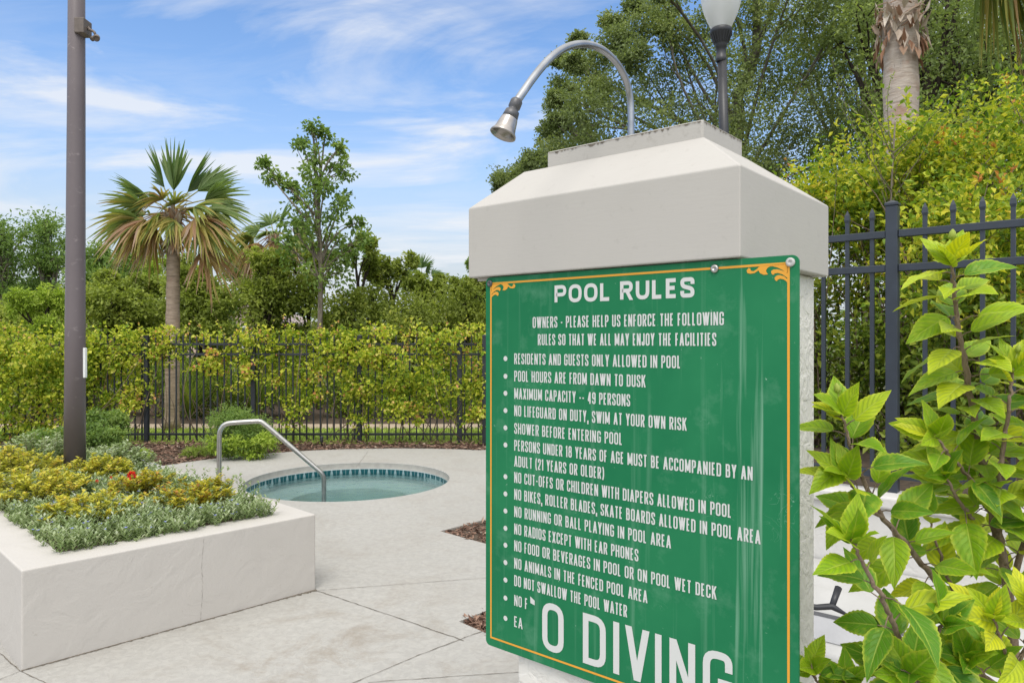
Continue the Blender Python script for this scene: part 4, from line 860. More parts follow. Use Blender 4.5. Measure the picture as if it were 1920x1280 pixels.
# ------------------------------------------------------------------ hedge shrubs behind the right fence
def hedge_shrub(label, x, y, r_, ztop, seed, shoots=9):
    r2 = np.random.default_rng(seed); t = thing('hedge_shrub', label, 'shrub', (x, y, .67), 'yellow green hedge shrubs behind the right fence'); h = ztop - .67
    up_ = [(x + r2.normal() * r_ * .55, y + r2.normal() * r_ * .5, .67 + h * (.48 + .5 * r2.random() ** .8), .30, .30, .24, r2.random()) for _ in range(26)]
    lo_ = [(x + r2.normal() * r_ * .55, y + r2.normal() * r_ * .45, .72 + h * .55 * r2.random(), .27, .27, .25, r2.random()) for _ in range(20)]
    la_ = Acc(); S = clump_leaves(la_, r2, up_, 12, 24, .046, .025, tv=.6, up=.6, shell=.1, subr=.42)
    st = Acc()
    for q in range(shoots):
        a0 = np.array([x + r2.normal() * r_ * .5, y + r2.normal() * r_ * .4, .67 + h * .85]); e = a0 + np.array([r2.normal() * .12, r2.normal() * .1, .16 + .28 * r2.random()]); C = curve(a0, e, r2, .08, 6)
        st.tube(C, np.linspace(.004, .0015, 6), 4, False); m = 26; f = np.sort(r2.random(m)); p = np.array([on_line(C, q_) for q_ in f]); an = r2.random(m) * 6.28
        add_leaves(la_, p, np.stack([np.cos(an), np.sin(an), .9 + 0 * an], 1), r2.normal(size=(m, 3)) + (0, 0, .5), .042, .02, np.clip(.55 + .45 * f + r2.normal(size=m) * .1, 0, 1))
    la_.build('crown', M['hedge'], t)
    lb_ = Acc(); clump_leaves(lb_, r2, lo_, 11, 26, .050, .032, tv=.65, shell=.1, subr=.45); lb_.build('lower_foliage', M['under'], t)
    for q in range(24):
        a0 = np.array([x + r2.normal() * r_ * .3, y + r2.normal() * r_ * .3, .66]); c = (up_ + lo_)[r2.integers(0, 46)]; C = curve(a0, c[:3], r2, .22, 9); st.tube(C, np.linspace(.006 + .008 * r2.random(), .0025, 9), 5, False)
        for _ in range(3): st.tube(curve(on_line(C, .3 + .6 * r2.random()), C[-1] + r2.normal(size=3) * .3, r2, .25, 5), np.linspace(.0035, .001, 5), 4, False)
    st.build('stem', M['twig'], t, True)
hedge_shrub('bushy yellow green shrub at the left end of the hedge, right beside the pillar cap', 2.42, 5.7, .42, 2.75, 41, 8)
hedge_shrub('yellow green hedge shrub below the pale palm trunk, behind the fence post', 2.95, 5.45, .48, 2.95, 42, 10)
hedge_shrub('tall yellow green hedge shrub with orange shoot tips right of the fence post', 3.40, 5.15, .48, 3.02, 43, 12)
hedge_shrub('tallest hedge shrub at the right edge of the photo above the spear pickets', 3.95, 5.2, .5, 3.35, 44, 12)
hedge_shrub('hedge shrub close behind the right fence rails at the far right', 2.85, 4.3, .3, 2.35, 45, 5)
sp_ = thing('young_sapling', 'thin bare sapling with a few airy twigs rising behind the fence post', 'sapling', (2.62, 4.95, .67)); st = Acc(); la_ = Acc(); r2 = np.random.default_rng(46)
C = curve((2.62, 4.95, .66), (2.63, 4.95, 2.95), r2, .03, 8); st.tube(C, np.linspace(.012, .005, 8), 6)
for q in range(10):
    B = curve(on_line(C, .72 + .28 * r2.random()), C[-1] + np.array([r2.normal() * .35, r2.normal() * .25, .05 + r2.random() * .35]), r2, .12, 6); st.tube(B, np.linspace(.004, .001, 6), 4, False)
    f = r2.random(60); add_leaves(la_, np.array([on_line(B, q_) for q_ in f]), r2.normal(size=(60, 3)), r2.normal(size=(60, 3)) + (0, 0, .8), .02, .009, r2.random(60) * .6)
st.build('stem', M['bark'], sp_, True); la_.build('foliage', M['bright'], sp_)

# ------------------------------------------------------------------ trees and bushes beyond the left fence
gm = [(585, 240, 14), (608, 252, 14), (569, 274, 15), (583, 290, 18), (500, 308, 10), (514, 330, 16), (538, 343, 14), (632, 278, 13), (626, 303, 18), (643, 320, 15), (592, 322, 24), (612, 345, 24), (590, 362, 24), (640, 372, 16), (550, 362, 18), (626, 396, 22), (568, 398, 24), (596, 415, 28), (552, 427, 24), (660, 420, 15), (674, 447, 15), (633, 447, 24), (585, 450, 30), (612, 478, 34), (654, 470, 22), (560, 480, 30), (535, 455, 18), (590, 510, 34), (640, 510, 30)]
r2 = np.random.default_rng(51); cc = []
for x, y, r_ in gm:
    d = 15.5 + r2.normal() * .35; p = px(590 + (x - 590) * 1.08, y, d); s = r_ / FPX * d * 1.05; cc.append((p[0], p[1], p[2], s, s, s, r2.random()))
tree('slender_tree', 'slender loose leaved tree standing taller than the bushes beside the palms', 'tree', 'trees beyond the left fence', [(-4.15, 15.5, 0), (-4.12, 15.5, 3.0), (-4.15, 15.5, 4.6), (-4.28, 15.5, 6.0)], .065, cc, M['gum'], M['bark'], 52, 8, 17, .095, .07, 4, .3, tv=.5, shell=.1, subr=.5)
def bushtree(label, x, d, ytop, wpx, seed, mt_='bush', L=.09, W=.055, n=20, t=(0, 1), name='bushy_tree', group='bushy trees beyond the left fence'):
    r2 = np.random.default_rng(seed); zt = px(x, ytop, d)[2]; X = px(x, 640, d)[0]; rx = wpx / FPX * d / 2
    cc = ell_clumps(r2, (X, d, zt * .52), (rx, rx * .8, zt * .46), n, .32 * rx + .17, t, .15, .85)
    for _ in range(5): cc.append((X + (r2.random() - .5) * rx * .9, d + r2.normal() * .3, zt * (.90 + .16 * r2.random()), .17, .17, .26, r2.random()))
    tree(name, label, 'tree', group, [(X, d, 0), (X + r2.normal() * .1, d, zt * .4), (X, d, zt * .85)], .07, cc, M[mt_], M['darkbark'], seed, 16, 30, L, W, 3, .15, tv=.45, shell=.1, subr=.36)
bushtree('yellow flecked bushy tree just right of the brown pole', 205, 16.5, 512, 140, 61)
bushtree('dark olive bushy tree left of the palm trunk', 275, 17.5, 538, 120, 62)
bushtree('dark green bushy tree right behind the palm trunk', 372, 16, 508, 140, 63, t=(0, .75))
bushtree('small bushy tree between the palm and the roof gap', 405, 19, 548, 64, 64, 'gum')
bushtree('dark bushy tree below the brown palm right of the roof gap', 500, 16.5, 488, 140, 65, t=(0, .8))
bushtree('large olive bushy tree at the foot of the slender tree', 585, 17.5, 488, 160, 66, t=(0, .9))
bushtree('rounded olive green bushy tree, tallest of the bush row', 668, 16.5, 462, 160, 67)
bushtree('yellowish bushy tree sloping down right of the tallest bush', 738, 17.5, 496, 160, 68, t=(.2, 1))
bushtree('light olive bushy tree below the tiny far palm', 805, 19, 530, 170, 69, t=(.25, 1))
bushtree('bushy tree touching the left edge of the green sign', 880, 18, 530, 150, 70, t=(.1, 1))
bushtree('dark distant tree right against the pillar edge', 888, 34, 505, 90, 71, 'gum', .16, .1)
bushtree('bright lime green bush left of the brown pole', 82, 14.5, 565, 110, 72, 'bright', .085, .035)
bushtree('bright green tree glowing behind the dark bushes', 292, 21, 500, 90, 73, 'bright', .10, .05)
bushtree('olive bush at the left edge under the pines', 15, 17, 590, 100, 74)
bushtree('olive green bush in front of the far pines behind the brown pole', 130, 18, 566, 110, 77, 'bush')
def pine(label, x, d, ytop, wpx, seed, n=22, L=.16, W=.05, ybot=560):
    r2 = np.random.default_rng(seed); zt = px(x, ytop, d)[2]; zb = px(x, ybot, d)[2]; X = px(x, 640, d)[0]; rx = wpx / FPX * d / 2; cc = []
    for _ in range(n):
        u = r2.random(); s = (.55 + .5 * r2.random()) * (.9 + rx * .12); cc.append((X + r2.normal() * rx * (.55 - .25 * u), d + r2.normal() * rx * .5, zb + (zt - zb) * u, s, s, s * .5, r2.random()))
    cc.append((X, d, zt - .3, .6, .6, .5, .6))
    tree('pine_tree', label, 'tree', 'pines and far trees on the left', [(X, d, 0), (X + .1, d, zt * .5), (X, d, zt * .97)], .20, cc, M['pine'], M['bark'], seed, 10, 26, L * 1.2, W * 1.5, 3, .35, tv=.5, shell=.1, subr=.5, up=.3)
pine('dark far pine cut by the left edge of the photo', 5, 33, 420, 90, 81, 20)
pine('rounded far pine standing between the left edge and the pole', 88, 35, 418, 84, 82, 20)
pine('thin airy far tree showing just right of the brown pole', 185, 30, 462, 60, 83, 16, .16, .07)
pine('far tree top peeping over the bushes left of the palm', 258, 30, 478, 70, 84, 16)
pine('low dark pine far behind the lime green bush', 60, 40, 535, 150, 85, 12, ybot=600)
pine('thin loose tree right of the roof gap under the brown palm', 470, 26, 478, 70, 86, 14, .15, .08)
fw = Acc(); r2 = np.random.default_rng(88)
clump_leaves(fw, r2, [(x + r2.normal() * 2, 78 + r2.normal() * 4, 1.5 + 2.2 * r2.random(), 3.0, 2.0, 2.0 + 1.2 * r2.random()) for x in np.arange(-70, 75, 2.4)], 14, 26, .5, .32, tv=.5)
fw.build('far_treeline', M['pine'], kind='stuff', label='dim green far wood along the horizon', cat='woodland')

# houses between the far trees
def house(label, x, d, wdt, zr, ze, seed, wins):
    X = px(x, 640, d)[0]; t = thing('house', label, 'house', (X, d, 0), 'houses beyond the trees'); h = wdt / 2
    a = Acc(); a.box((X - h, d, -.02), (X + h, d + 8, ze)); a.add([(X - h, d, ze), (X + h, d, ze), (X, d, zr - .12), (X - h, d + 8, ze), (X + h, d + 8, ze), (X, d + 8, zr - .12)], [(0, 1, 2), (4, 3, 5)]); a.build('wall', M['housewall'], t)
    b = Acc(); e = .5
    for s in (-1, 1):
        b.add([(X + s * (h + e), d - e, ze - .3), (X, d - e, zr), (X, d + 8 + e, zr), (X + s * (h + e), d + 8 + e, ze - .3), (X + s * (h + e), d - e, ze - .12), (X, d - e, zr + .2), (X, d + 8 + e, zr + .2), (X + s * (h + e), d + 8 + e, ze - .12)], [(0, 1, 2, 3), (4, 7, 6, 5), (0, 4, 5, 1), (3, 2, 6, 7), (0, 3, 7, 4)])
    b.build('roof', M['roofmat'], t)
    for wx, wz in wins:
        f = Acc().box((X + wx - .7, d - .08, wz), (X + wx + .7, d - .01, wz + 1.5)).build('window', M['white'], t)
        for k in (-1, 1): Acc().box((X + wx + k * .32 - .27, d - .10, wz + .1), (X + wx + k * .32 + .27, d - .085, wz + 1.4)).build('pane', M['glass'], f)
house('pinkish house with grey brown gable roof among the far left pines', 32, 47, 9, 5.0, 3.4, 1, ((-1.6, 1.0), (1.4, 1.0)))
house('house whose roof shows in the gap right of the palm trunk', 432, 50, 6.5, 4.5, 2.9, 2, ((-1.2, 1.0), (1.2, 1.0)))

# ------------------------------------------------------------------ black fence with vines on the left
FY = 10.4
ff = thing('black_fence', 'long black picket fence overgrown with vines behind the spa', 'fence', (-4, FY, 0))
for X in (-8.36, -6.82, -5.27, -3.73, -2.20, -.75, .80, 2.40): postm('post', np.array([X, FY]), -.05, 1.52, .03, M['fence_far'], ff, (1, 0), (0, 1))
postm('corner_post', np.array([-.385, 10.2]), -.05, 1.52, .035, M['fence_far'], ff, (1, 0), (0, 1))
for zr in (1.41, 1.265, .115):
    bevel(Acc().box((-9.0, FY - .014, zr - .016), (2.5, FY + .014, zr + .016)).build('rail', M['fence_far'], ff), .003)
a = Acc().box((-9.0 - .009, FY - .009, .03), (-9.0 + .009, FY + .009, 1.50)); a.add([(-9.009, FY - .009, 1.5), (-8.991, FY - .009, 1.5), (-8.991, FY + .009, 1.5), (-9.009, FY + .009, 1.5), (-9.0, FY, 1.56)], [(0, 1, 4), (1, 2, 4), (2, 3, 4), (3, 0, 4)])
pk = a.build('picket', M['fence_far'], ff)
for i in range(1, 99):
    c = pk.copy(); COL.objects.link(c); c.parent = ff; c.location = (i * .099, 0, 0)
def vine(label, xa, xb, dens, seed, zlo=.42, zhi=1.58, ydep=.16, tl=(0, 1), yc=FY - .05):
    r2 = np.random.default_rng(seed); t = thing('climbing_vine', label, 'vine', ((xa + xb) / 2, FY, 0), 'vines climbing the black fence'); n = int(26 * dens * (xb - xa)); cc = []
    for _ in range(n):
        z = zlo + (zhi - zlo) * r2.random() ** (.65 if dens < 1 else .85); cc.append((xa + (xb - xa) * r2.random(), yc + r2.normal() * ydep * .6, z, .20, ydep, .18, tl[0] + (tl[1] - tl[0]) * r2.random()))
    la_ = Acc(); clump_leaves(la_, r2, cc, 8, 15, .052, .042, tv=.58, shell=.1, subr=.48, up=.35)
    st = Acc()
    for q in range(int(5 * (xb - xa))):                              # top shoots and bare stems
        x = xa + (xb - xa) * r2.random(); C = curve((x, yc, 1.3), (x + r2.normal() * .18, yc + r2.normal() * .08, zhi + .10 + .2 * r2.random() ** 2), r2, .1, 5); st.tube(C, np.linspace(.004, .0015, 5), 4, False)
        f = r2.random(16); add_leaves(la_, np.array([on_line(C, q_) for q_ in f]), r2.normal(size=(16, 3)), r2.normal(size=(16, 3)) + (0, -.3, .6), .045, .034, np.clip(.45 + .5 * r2.random(16), 0, .86))
    for q in range(int(9 * (xb - xa))):
        x = xa + (xb - xa) * r2.random(); st.tube(curve((x, yc + .06, 0), (x + r2.normal() * .45, yc, .6 + .9 * r2.random()), r2, .18, 9), np.linspace(.008, .003, 9), 5, False)
    st.build('stem', M['twig'], t, True); la_.build('foliage', M['vine'], t)
vine('dense green vine mass on the fence left of the brown pole', -9.0, -6.95, 1.9, 91, .05, 1.52, .30, (0, .6), FY - .25)
vine('dense leafy vine behind the brown pole reaching the ground', -7.0, -6.0, 1.9, 92, .06, 1.50, .28, (0, .7), FY - .2)
vine('loose vine over the fence between the pole and the palm trunk', -6.1, -5.2, 1.25, 93, .40, 1.55, .16, (.1, .95), FY - .0)
vine('sparse vine with orange leaves on the fence in front of the palm trunk', -5.25, -4.3, .55, 94, .75, 1.56, .12, (.3, 1), FY + .06)
vine('thin reddish vine on the fence right of the palm trunk', -4.35, -3.45, .62, 95, .6, 1.55, .12, (.35, 1), FY + .06)
vine('yellow green vine on the fence above the hand rail', -3.5, -2.4, 1.15, 96, .34, 1.58, .16, (.1, .95), FY + .06)
vine('thick yellow green vine on the fence behind the middle of the spa', -2.45, -1.4, 1.5, 97, .32, 1.6, .18, (.05, .85), FY - .02)
vine('thick lime vine on the fence next to the green sign', -1.45, 2.5, 1.5, 98, .30, 1.58, .18, (.05, .9), FY - .02)
# grass seen under the vines
gb_ = Acc(); r2 = np.random.default_rng(99); n = 14000
P = np.c_[-9.5 + 10 * r2.random(n), 10.35 + 1.7 * r2.random(n), np.full(n, -.01)]
add_leaves(gb_, P, r2.normal(size=(n, 3)) * .35 + (0, 0, 1), r2.normal(size=(n, 3)) + (0, -1, 0), .05, .010, r2.random(n), .05); gb_.build('lawn_grass', M['grass'], kind='stuff', label='short lawn grass outside the fence', cat='grass')
for i, (x, lb) in enumerate(((-8.3, 'dark low shrub beyond the path at the far left'), (-6.9, 'dark low shrub beyond the path behind the brown pole'), (-5.2, 'dark low shrub beyond the path behind the palm trunk'), (-3.2, 'dark low shrub beyond the path behind the hand rail'), (-1.9, 'dark low shrub beyond the path behind the spa'), (-.6, 'dark low shrub beyond the path beside the sign'))):
    r2 = np.random.default_rng(200 + i); t = thing('low_shrub', lb, 'shrub', (x, 14, 0), 'low shrubs beyond the path'); la_ = Acc()
    clump_leaves(la_, r2, [(x + r2.normal() * .55, 14 + r2.normal() * .3, .15 + 1.0 * r2.random(), .32, .3, .28) for _ in range(22)], 9, 20, .075, .04, tv=.5, shell=.1, subr=.45); la_.build('foliage', M['under'], t)
    st = Acc(); [st.tube(curve((x, 14, 0), (x + r2.normal() * .5, 14 + r2.normal() * .2, .4 + .7 * r2.random()), r2, .2, 6), np.linspace(.012, .004, 6), 5, False) for _ in range(12)]; st.build('stem', M['twig'], t)
for i, (x, y, lb) in enumerate(((-5.9, 13.2, 'arching grass clump beyond the fence left of the palm trunk'), (-4.7, 13.3, 'arching grass clump beyond the fence right of the palm trunk'), (-3.95, 13.2, 'arching grass clump beyond the fence above the hand rail'))):
    r2 = np.random.default_rng(220 + i); a = Acc(); t = thing('grass_clump', lb, 'grass clump', (x, y, 0), 'arching grass clumps beyond the fence')
    for q in range(150):
        an = r2.random() * 6.28; l = .7 + .5 * r2.random(); o = np.array([math.cos(an), math.sin(an), 0]); s = np.linspace(0, 1, 6)[:, None]; sp2 = .15 + .55 * r2.random()
        C = np.array([x, y, 0]) + o * sp2 * l * s ** 1.5 + np.array([0, 0, 1.0]) * l * (s - .45 * sp2 * s ** 3); sd_ = np.array([-o[1], o[0], 0]); wd = .010 * np.array([[.7], [1], [.9], [.7], [.4], [.05]])
        V = np.concatenate([C + sd_ * wd, C - sd_ * wd]); k = np.arange(5); a.add(V, np.stack([k, k + 6, k + 7, k + 1], 1), r2.random() * .8)
    a.build('blades', M['under'], t)

# ------------------------------------------------------------------ plants in the bed by the spa
def bedshrub(label, x, y, r_, h, seed, m1, m2=None, L=.035, W=.016, n=20, name='round_shrub'):
    r2 = np.random.default_rng(seed); t = thing(name, label, 'shrub', (x, y, 0), 'shrubs in the bed inside the fence'); la_ = Acc()
    cc = [(x + d[0] * r_ * .8, y + d[1] * r_ * .8, h * (.12 + .8 * abs(d[2])), r_ * .32, r_ * .32, r_ * .3, r2.random()) for d in unit(r2.normal(size=(n, 3))) * (r2.random((n, 1)) ** .33)]
    clump_leaves(la_, r2, cc, 10, 26, L, W, tv=.5, shell=.1, subr=.45, up=.8); la_.build('foliage', M[m1], t)
    if m2:
        lb_ = Acc(); cc = [(x + .45 * r_ + r2.normal() * r_ * .3, y - r_ * .5 + r2.normal() * .08, h * (.15 + .3 * r2.random()), r_ * .25, r_ * .25, r_ * .2, r2.random()) for _ in range(9)]
        clump_leaves(lb_, r2, cc, 8, 20, .05, .026, tv=.5, shell=.1, subr=.5); lb_.build('young_foliage', M[m2], t)
    st = Acc(); [st.tube(curve((x, y, -.01), (x + r2.normal() * r_ * .6, y + r2.normal() * r_ * .6, h * (.3 + .5 * r2.random())), r2, .2, 6), np.linspace(.008, .002, 6), 5, False) for _ in range(14)]; st.build('stem', M['twig'], t)
bedshrub('feathery light green round shrub between the fence and the hand rail', -3.45, 9.15, .45, .68, 301, 'gum', 'bright', .038, .014, 34)
bedshrub('small glossy green shrub right of the brown pole foot', -5.0, 8.7, .34, .42, 302, 'gum', None, .05, .026, 22)
bedshrub('grey green low shrub hidden behind the brown pole foot', -5.55, 8.6, .36, .42, 303, 'gum', None, .05, .024, 22)
bedshrub('small vine covered shrub by the fence foot left of the mulch', -5.4, 9.5, .40, .55, 304, 'gum', 'bright', .05, .03, 24)
bedshrub('low weedy tuft on the mulch edge beside the deck', -4.35, 8.45, .20, .14, 305, 'bright', None, .04, .016, 10, 'weed_tuft')
bedshrub('dry weedy tuft on the mulch left of the round shrub', -4.0, 9.1, .22, .12, 306, 'grass', None, .05, .01, 8, 'weed_tuft')
sk = thing('stake_light', 'small black stake light in the mulch behind the spa', 'garden light', (-2.62, 9.93, 0))
Acc().lathe([(.008, -.05), (.008, .06), (.02, .062), (.022, .068), (.022, .125), (.019, .13), (.016, .12), (.001, .118)], 14, (-2.62, 9.93, 0)).build('stake_body', M['black'], sk, True)
Acc().lathe([(.026, .128), (.026, .142), (.001, .15)], 14, (-2.62, 9.93, 0)).build('stake_cap', M['black'], sk, True)
# mulch chips
def inside(P, poly):
    x, y = P[:, 0], P[:, 1]; r_ = np.zeros(len(P), bool); n = len(poly)
    for i in range(n):
        (x1_, y1_), (x2_, y2_) = poly[i], poly[(i + 1) % n]; c = ((y1_ > y) != (y2_ > y)) & (x < (x2_ - x1_) * (y - y1_) / (y2_ - y1_ + 1e-12) + x1_); r_ ^= c
    return r_
mc = Acc(); r2 = np.random.default_rng(310); n = 26000
P = np.c_[-7.5 + 8.2 * r2.random(n), 6.6 + 3.85 * r2.random(n)]; P = P[~inside(P, deck_o)]; n = len(P)
def chips(P, z0, L0, zs):
    n = len(P); add_leaves(mc, np.c_[P, z0 + zs * r2.random(n)], r2.normal(size=(n, 3)) * (1, 1, .22), r2.normal(size=(n, 3)) * .35 + (0, 0, 1), L0 * (.5 + r2.random(n)), L0 * .35 * (.5 + r2.random(n)), np.clip(r2.normal(size=n) * .22 + .42, 0, 1), .12)
chips(P, -.012, .065, .03)
for c_ in (cut1, cut2):
    c2_ = np.array(c_); lo_, hi_ = c2_.min(0), c2_.max(0); Q = lo_ + (hi_ - lo_) * r2.random((2600, 2)); Q = Q[inside(Q, c_)]; chips(Q, -.024, .05, .022)
mc.build('bark_mulch', M['mulch'], kind='stuff', label='brown bark mulch chips in the beds', cat='mulch')

# ------------------------------------------------------------------ plants in the planter
r2 = np.random.default_rng(401)
def pl(x, y, z): return frame_pts(np.c_[x, y, z], PA, PX, PY)
bd = Acc(); n = 3600
xx = .17 + (PL - .34) * r2.random(n); yy = .15 + (PD - .30) * r2.random(n) ** 1.15
hh = (.045 + .06 * r2.random(n)) * (1 + .35 * np.sin(xx * 7 + 1) * np.cos(yy * 5)) * np.clip((np.minimum(xx - .12, PL - .12 - xx)) / .12 + .35, .4, 1)
B0 = pl(xx, yy, np.full(n, .42)); lean = r2.normal(size=(n, 3)) * .30 + (0, 0, 1); lean = unit(lean)
m = 13; f = np.linspace(.25, 1.0, m); k = np.repeat(np.arange(n), m); ff_ = np.tile(f, n)
P = B0[k] + lean[k] * ((hh + .02)[k] * ff_)[:, None]; an = np.tile(np.arange(m) * 2.4, n) + r2.random(n)[k] * 6.28
ax_ = np.stack([np.cos(an), np.sin(an), .75 + .5 * ff_], 1)
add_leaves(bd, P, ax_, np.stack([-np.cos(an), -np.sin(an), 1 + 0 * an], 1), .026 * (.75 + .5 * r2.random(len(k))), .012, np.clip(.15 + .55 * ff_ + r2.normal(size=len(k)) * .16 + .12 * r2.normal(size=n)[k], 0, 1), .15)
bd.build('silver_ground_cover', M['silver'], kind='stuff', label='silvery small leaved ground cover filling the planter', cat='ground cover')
fb = Acc(); n = 420; k = r2.integers(0, 3600, n); P = B0[k] + lean[k] * (hh[k] + .024)[:, None]
for q in range(5): add_leaves(fb, P, np.stack([np.cos(1.2566 * q + k), np.sin(1.2566 * q + k), .35 + 0 * k], 1), np.tile([0, 0, 1.0], (n, 1)), .012, .012, r2.random(n), .0, 0)
fb.build('blue_blossoms', M['blue'], kind='stuff', label='tiny blue blossoms dotted over the ground cover', cat='blossoms')
sl = Acc()
for q in range(40):
    x = PL - .2 - .5 * r2.random() ** 2; y = .25 + .9 * r2.random(); b0 = pl([x], [y], [.45])[0]; C = curve(b0, b0 + np.array([r2.normal() * .04, r2.normal() * .04, .13 + .07 * r2.random()]), r2, .05, 5)
    m_ = 22; f = r2.random(m_); an = r2.random(m_) * 6.28; add_leaves(sl, np.array([on_line(C, u) for u in f]), np.stack([np.cos(an), np.sin(an), .9 + 0 * an], 1), np.tile([0, 0, 1.], (m_, 1)), .022, .010, np.clip(.1 + .5 * f, 0, 1))
sl.build('upright_silver_shoots', M['silver'], kind='stuff', label='upright silvery shoots at the right end of the planter', cat='ground cover')
def goldshrub(label, x, y, r_, h, seed, mt_, flowers=(), L=.034, W=.019, cnt=30):
    r2 = np.random.default_rng(seed); b0 = pl([x], [y], [.42])[0]; t = thing('dwarf_shrub', label, 'shrub', b0, 'dwarf shrubs in the planter'); la_ = Acc(); st = Acc(); m = int(620 * r_ ** 2) + 20; bx_ = []
    for q in range(m):
        a = r2.random() * 6.28; rr = r_ * r2.random() ** .5; hq = h * (1 - .45 * (rr / r_) ** 2) * (.75 + .3 * r2.random()); e = b0 + np.array([rr * math.cos(a), rr * math.sin(a), hq]); C = curve(b0 + np.array([rr * .4 * math.cos(a), rr * .4 * math.sin(a), .0]), e, r2, .1, 6); st.tube(C, np.linspace(.003, .0012, 6), 4, False); bx_.append(e)
        n = cnt; f = .45 + .55 * r2.random(n); an = r2.random(n) * 6.28
        add_leaves(la_, np.array([on_line(C, min(u, .999)) for u in f]) + r2.normal(size=(n, 3)) * .006, np.stack([np.cos(an), np.sin(an), .15 + .9 * (f - .4)], 1), np.stack([-.4 * np.cos(an), -.4 * np.sin(an), 1 + 0 * an], 1), L * (.7 + .5 * r2.random(n)), W, np.clip(.1 + .65 * f + r2.normal(size=n) * .18 + .12 * r2.normal(), 0, 1), .15)
    st.build('stem', M['twig'], t); la_.build('foliage', M[mt_], t)
    for (fx, fy, fd, fr) in flowers:
        c = px(fx, fy, fd); fo = Acc(); n = 46; o = unit(r2.normal(size=(n, 3)) + (0, 0, .5)); add_leaves(fo, c + o * fr * .4, o, r2.normal(size=(n, 3)), fr * .8, fr * .42, r2.random(n)); fo.build('flower', M['red'], t)
goldshrub('broad golden dwarf shrub left of the pole foot', .36, 1.55, .34, .24, 411, 'gold')
goldshrub('golden dwarf shrub at the back corner of the planter by the left edge', .42, 2.45, .36, .28, 412, 'gold')
goldshrub('golden dwarf shrub low near the front rim of the planter', .47, .74, .27, .19, 413, 'gold')
goldshrub('bronze green dwarf shrub with a red flower cluster', .88, 1.12, .26, .22, 414, 'bronze', ((247, 891, 4.36, .026), (182, 902, 4.3, .010), (208, 895, 4.3, .008)))
goldshrub('orange tinted dwarf shrub near the right end of the planter', .98, .58, .22, .20, 415, 'bronze')
goldshrub('small bronze sprig in the ground cover beside the right rim', 1.18, .80, .13, .18, 416, 'bronze')
goldshrub('golden dwarf shrub tucked behind the pole foot', .85, 2.0, .26, .22, 417, 'gold')
goldshrub('pale dusty dwarf shrub against the back right rim of the planter', 1.12, 2.3, .26, .25, 418, 'silver', (), .036, .018, 24)
goldshrub('pale dusty dwarf shrub at the far end of the planter', .75, 3.05, .34, .30, 419, 'silver', (), .036, .018, 24)

# ------------------------------------------------------------------ hibiscus in the right foreground
def m_hib():
    m, t = mat('hibiscus_leaf'); a = N(t, 'ShaderNodeAttribute', attribute_name='tint'); u = N(t, 'ShaderNodeUVMap'); s = N(t, 'ShaderNodeSeparateXYZ'); t.links.new(u.outputs[0], s.inputs[0])
    av = mth(t, 'ABSOLUTE', s.outputs[1])
    c = ramp(t, a.outputs['Fac'], [(0.0, (0.045, 0.15, 0.008)), (0.35, (0.13, 0.30, 0.012)), (0.7, (0.33, 0.48, 0.016)), (1.0, (0.62, 0.63, 0.025))])
    ph = mth(t, 'SUBTRACT', mth(t, 'MULTIPLY', s.outputs[0], 7.5), mth(t, 'MULTIPLY', av, 1.9))
    fr = mth(t, 'ABSOLUTE', mth(t, 'SUBTRACT', mth(t, 'FRACT', ph), 0.5))
    vein = ramp(t, fr, [(0.0, 1.0), (0.05, 0.8), (0.13, 0.0)]); mid = ramp(t, av, [(0.0, 1.0), (0.045, 0.9), (0.09, 0.0)])
    c = mixc(t, ramp(t, fr, [(0.08, 0.30), (0.40, 0.0)]), c, (0.07, 0.19, 0.018))
    c = mixc(t, mth(t, 'MULTIPLY', mth(t, 'MAXIMUM', mth(t, 'MULTIPLY', vein, 0.30), mid), 0.5), c, (0.46, 0.56, 0.10))
    c = mixc(t, ramp(t, av, [(0.78, 0.0), (1.0, 0.55)]), c, (0.60, 0.62, 0.06))
    v = pos(t); c = mixc(t, mth(t, 'MULTIPLY', ramp(t, noise(t, v, 38, 4, 0.6), [(0.52, 0.0), (0.7, 1.0)]), 0.40), c, (0.48, 0.55, 0.05))
    bmp = bump(t, mth(t, 'SUBTRACT', 1.0, mth(t, 'MAXIMUM', vein, mid)), 0.5, 0.002)
    b = pbr(t, c, 0.44, 0, 0.28, bmp); tr = N(t, 'ShaderNodeBsdfTranslucent'); t.links.new(mixc(t, 1.0, c, (1.3, 1.25, 0.5), 'MULTIPLY'), tr.inputs[0])
    mx = N(t, 'ShaderNodeMixShader', inp={0: 0.30}); t.links.new(b, mx.inputs[1]); t.links.new(tr.outputs[0], mx.inputs[2]); finish(t, mx.outputs[0]); return m
M['hib'] = m_hib(); M['hibstem'] = m_bark('hibiscus_bark', (0.17, 0.12, 0.085), (0.36, 0.27, 0.20), (40, 40, 14)); M['bud'] = m_leaf('hibiscus_bud', [(0, (0.2, 0.32, 0.04)), (1, (0.5, 0.55, 0.12))], .25)
NS = 23; US = np.linspace(0, 1, NS)
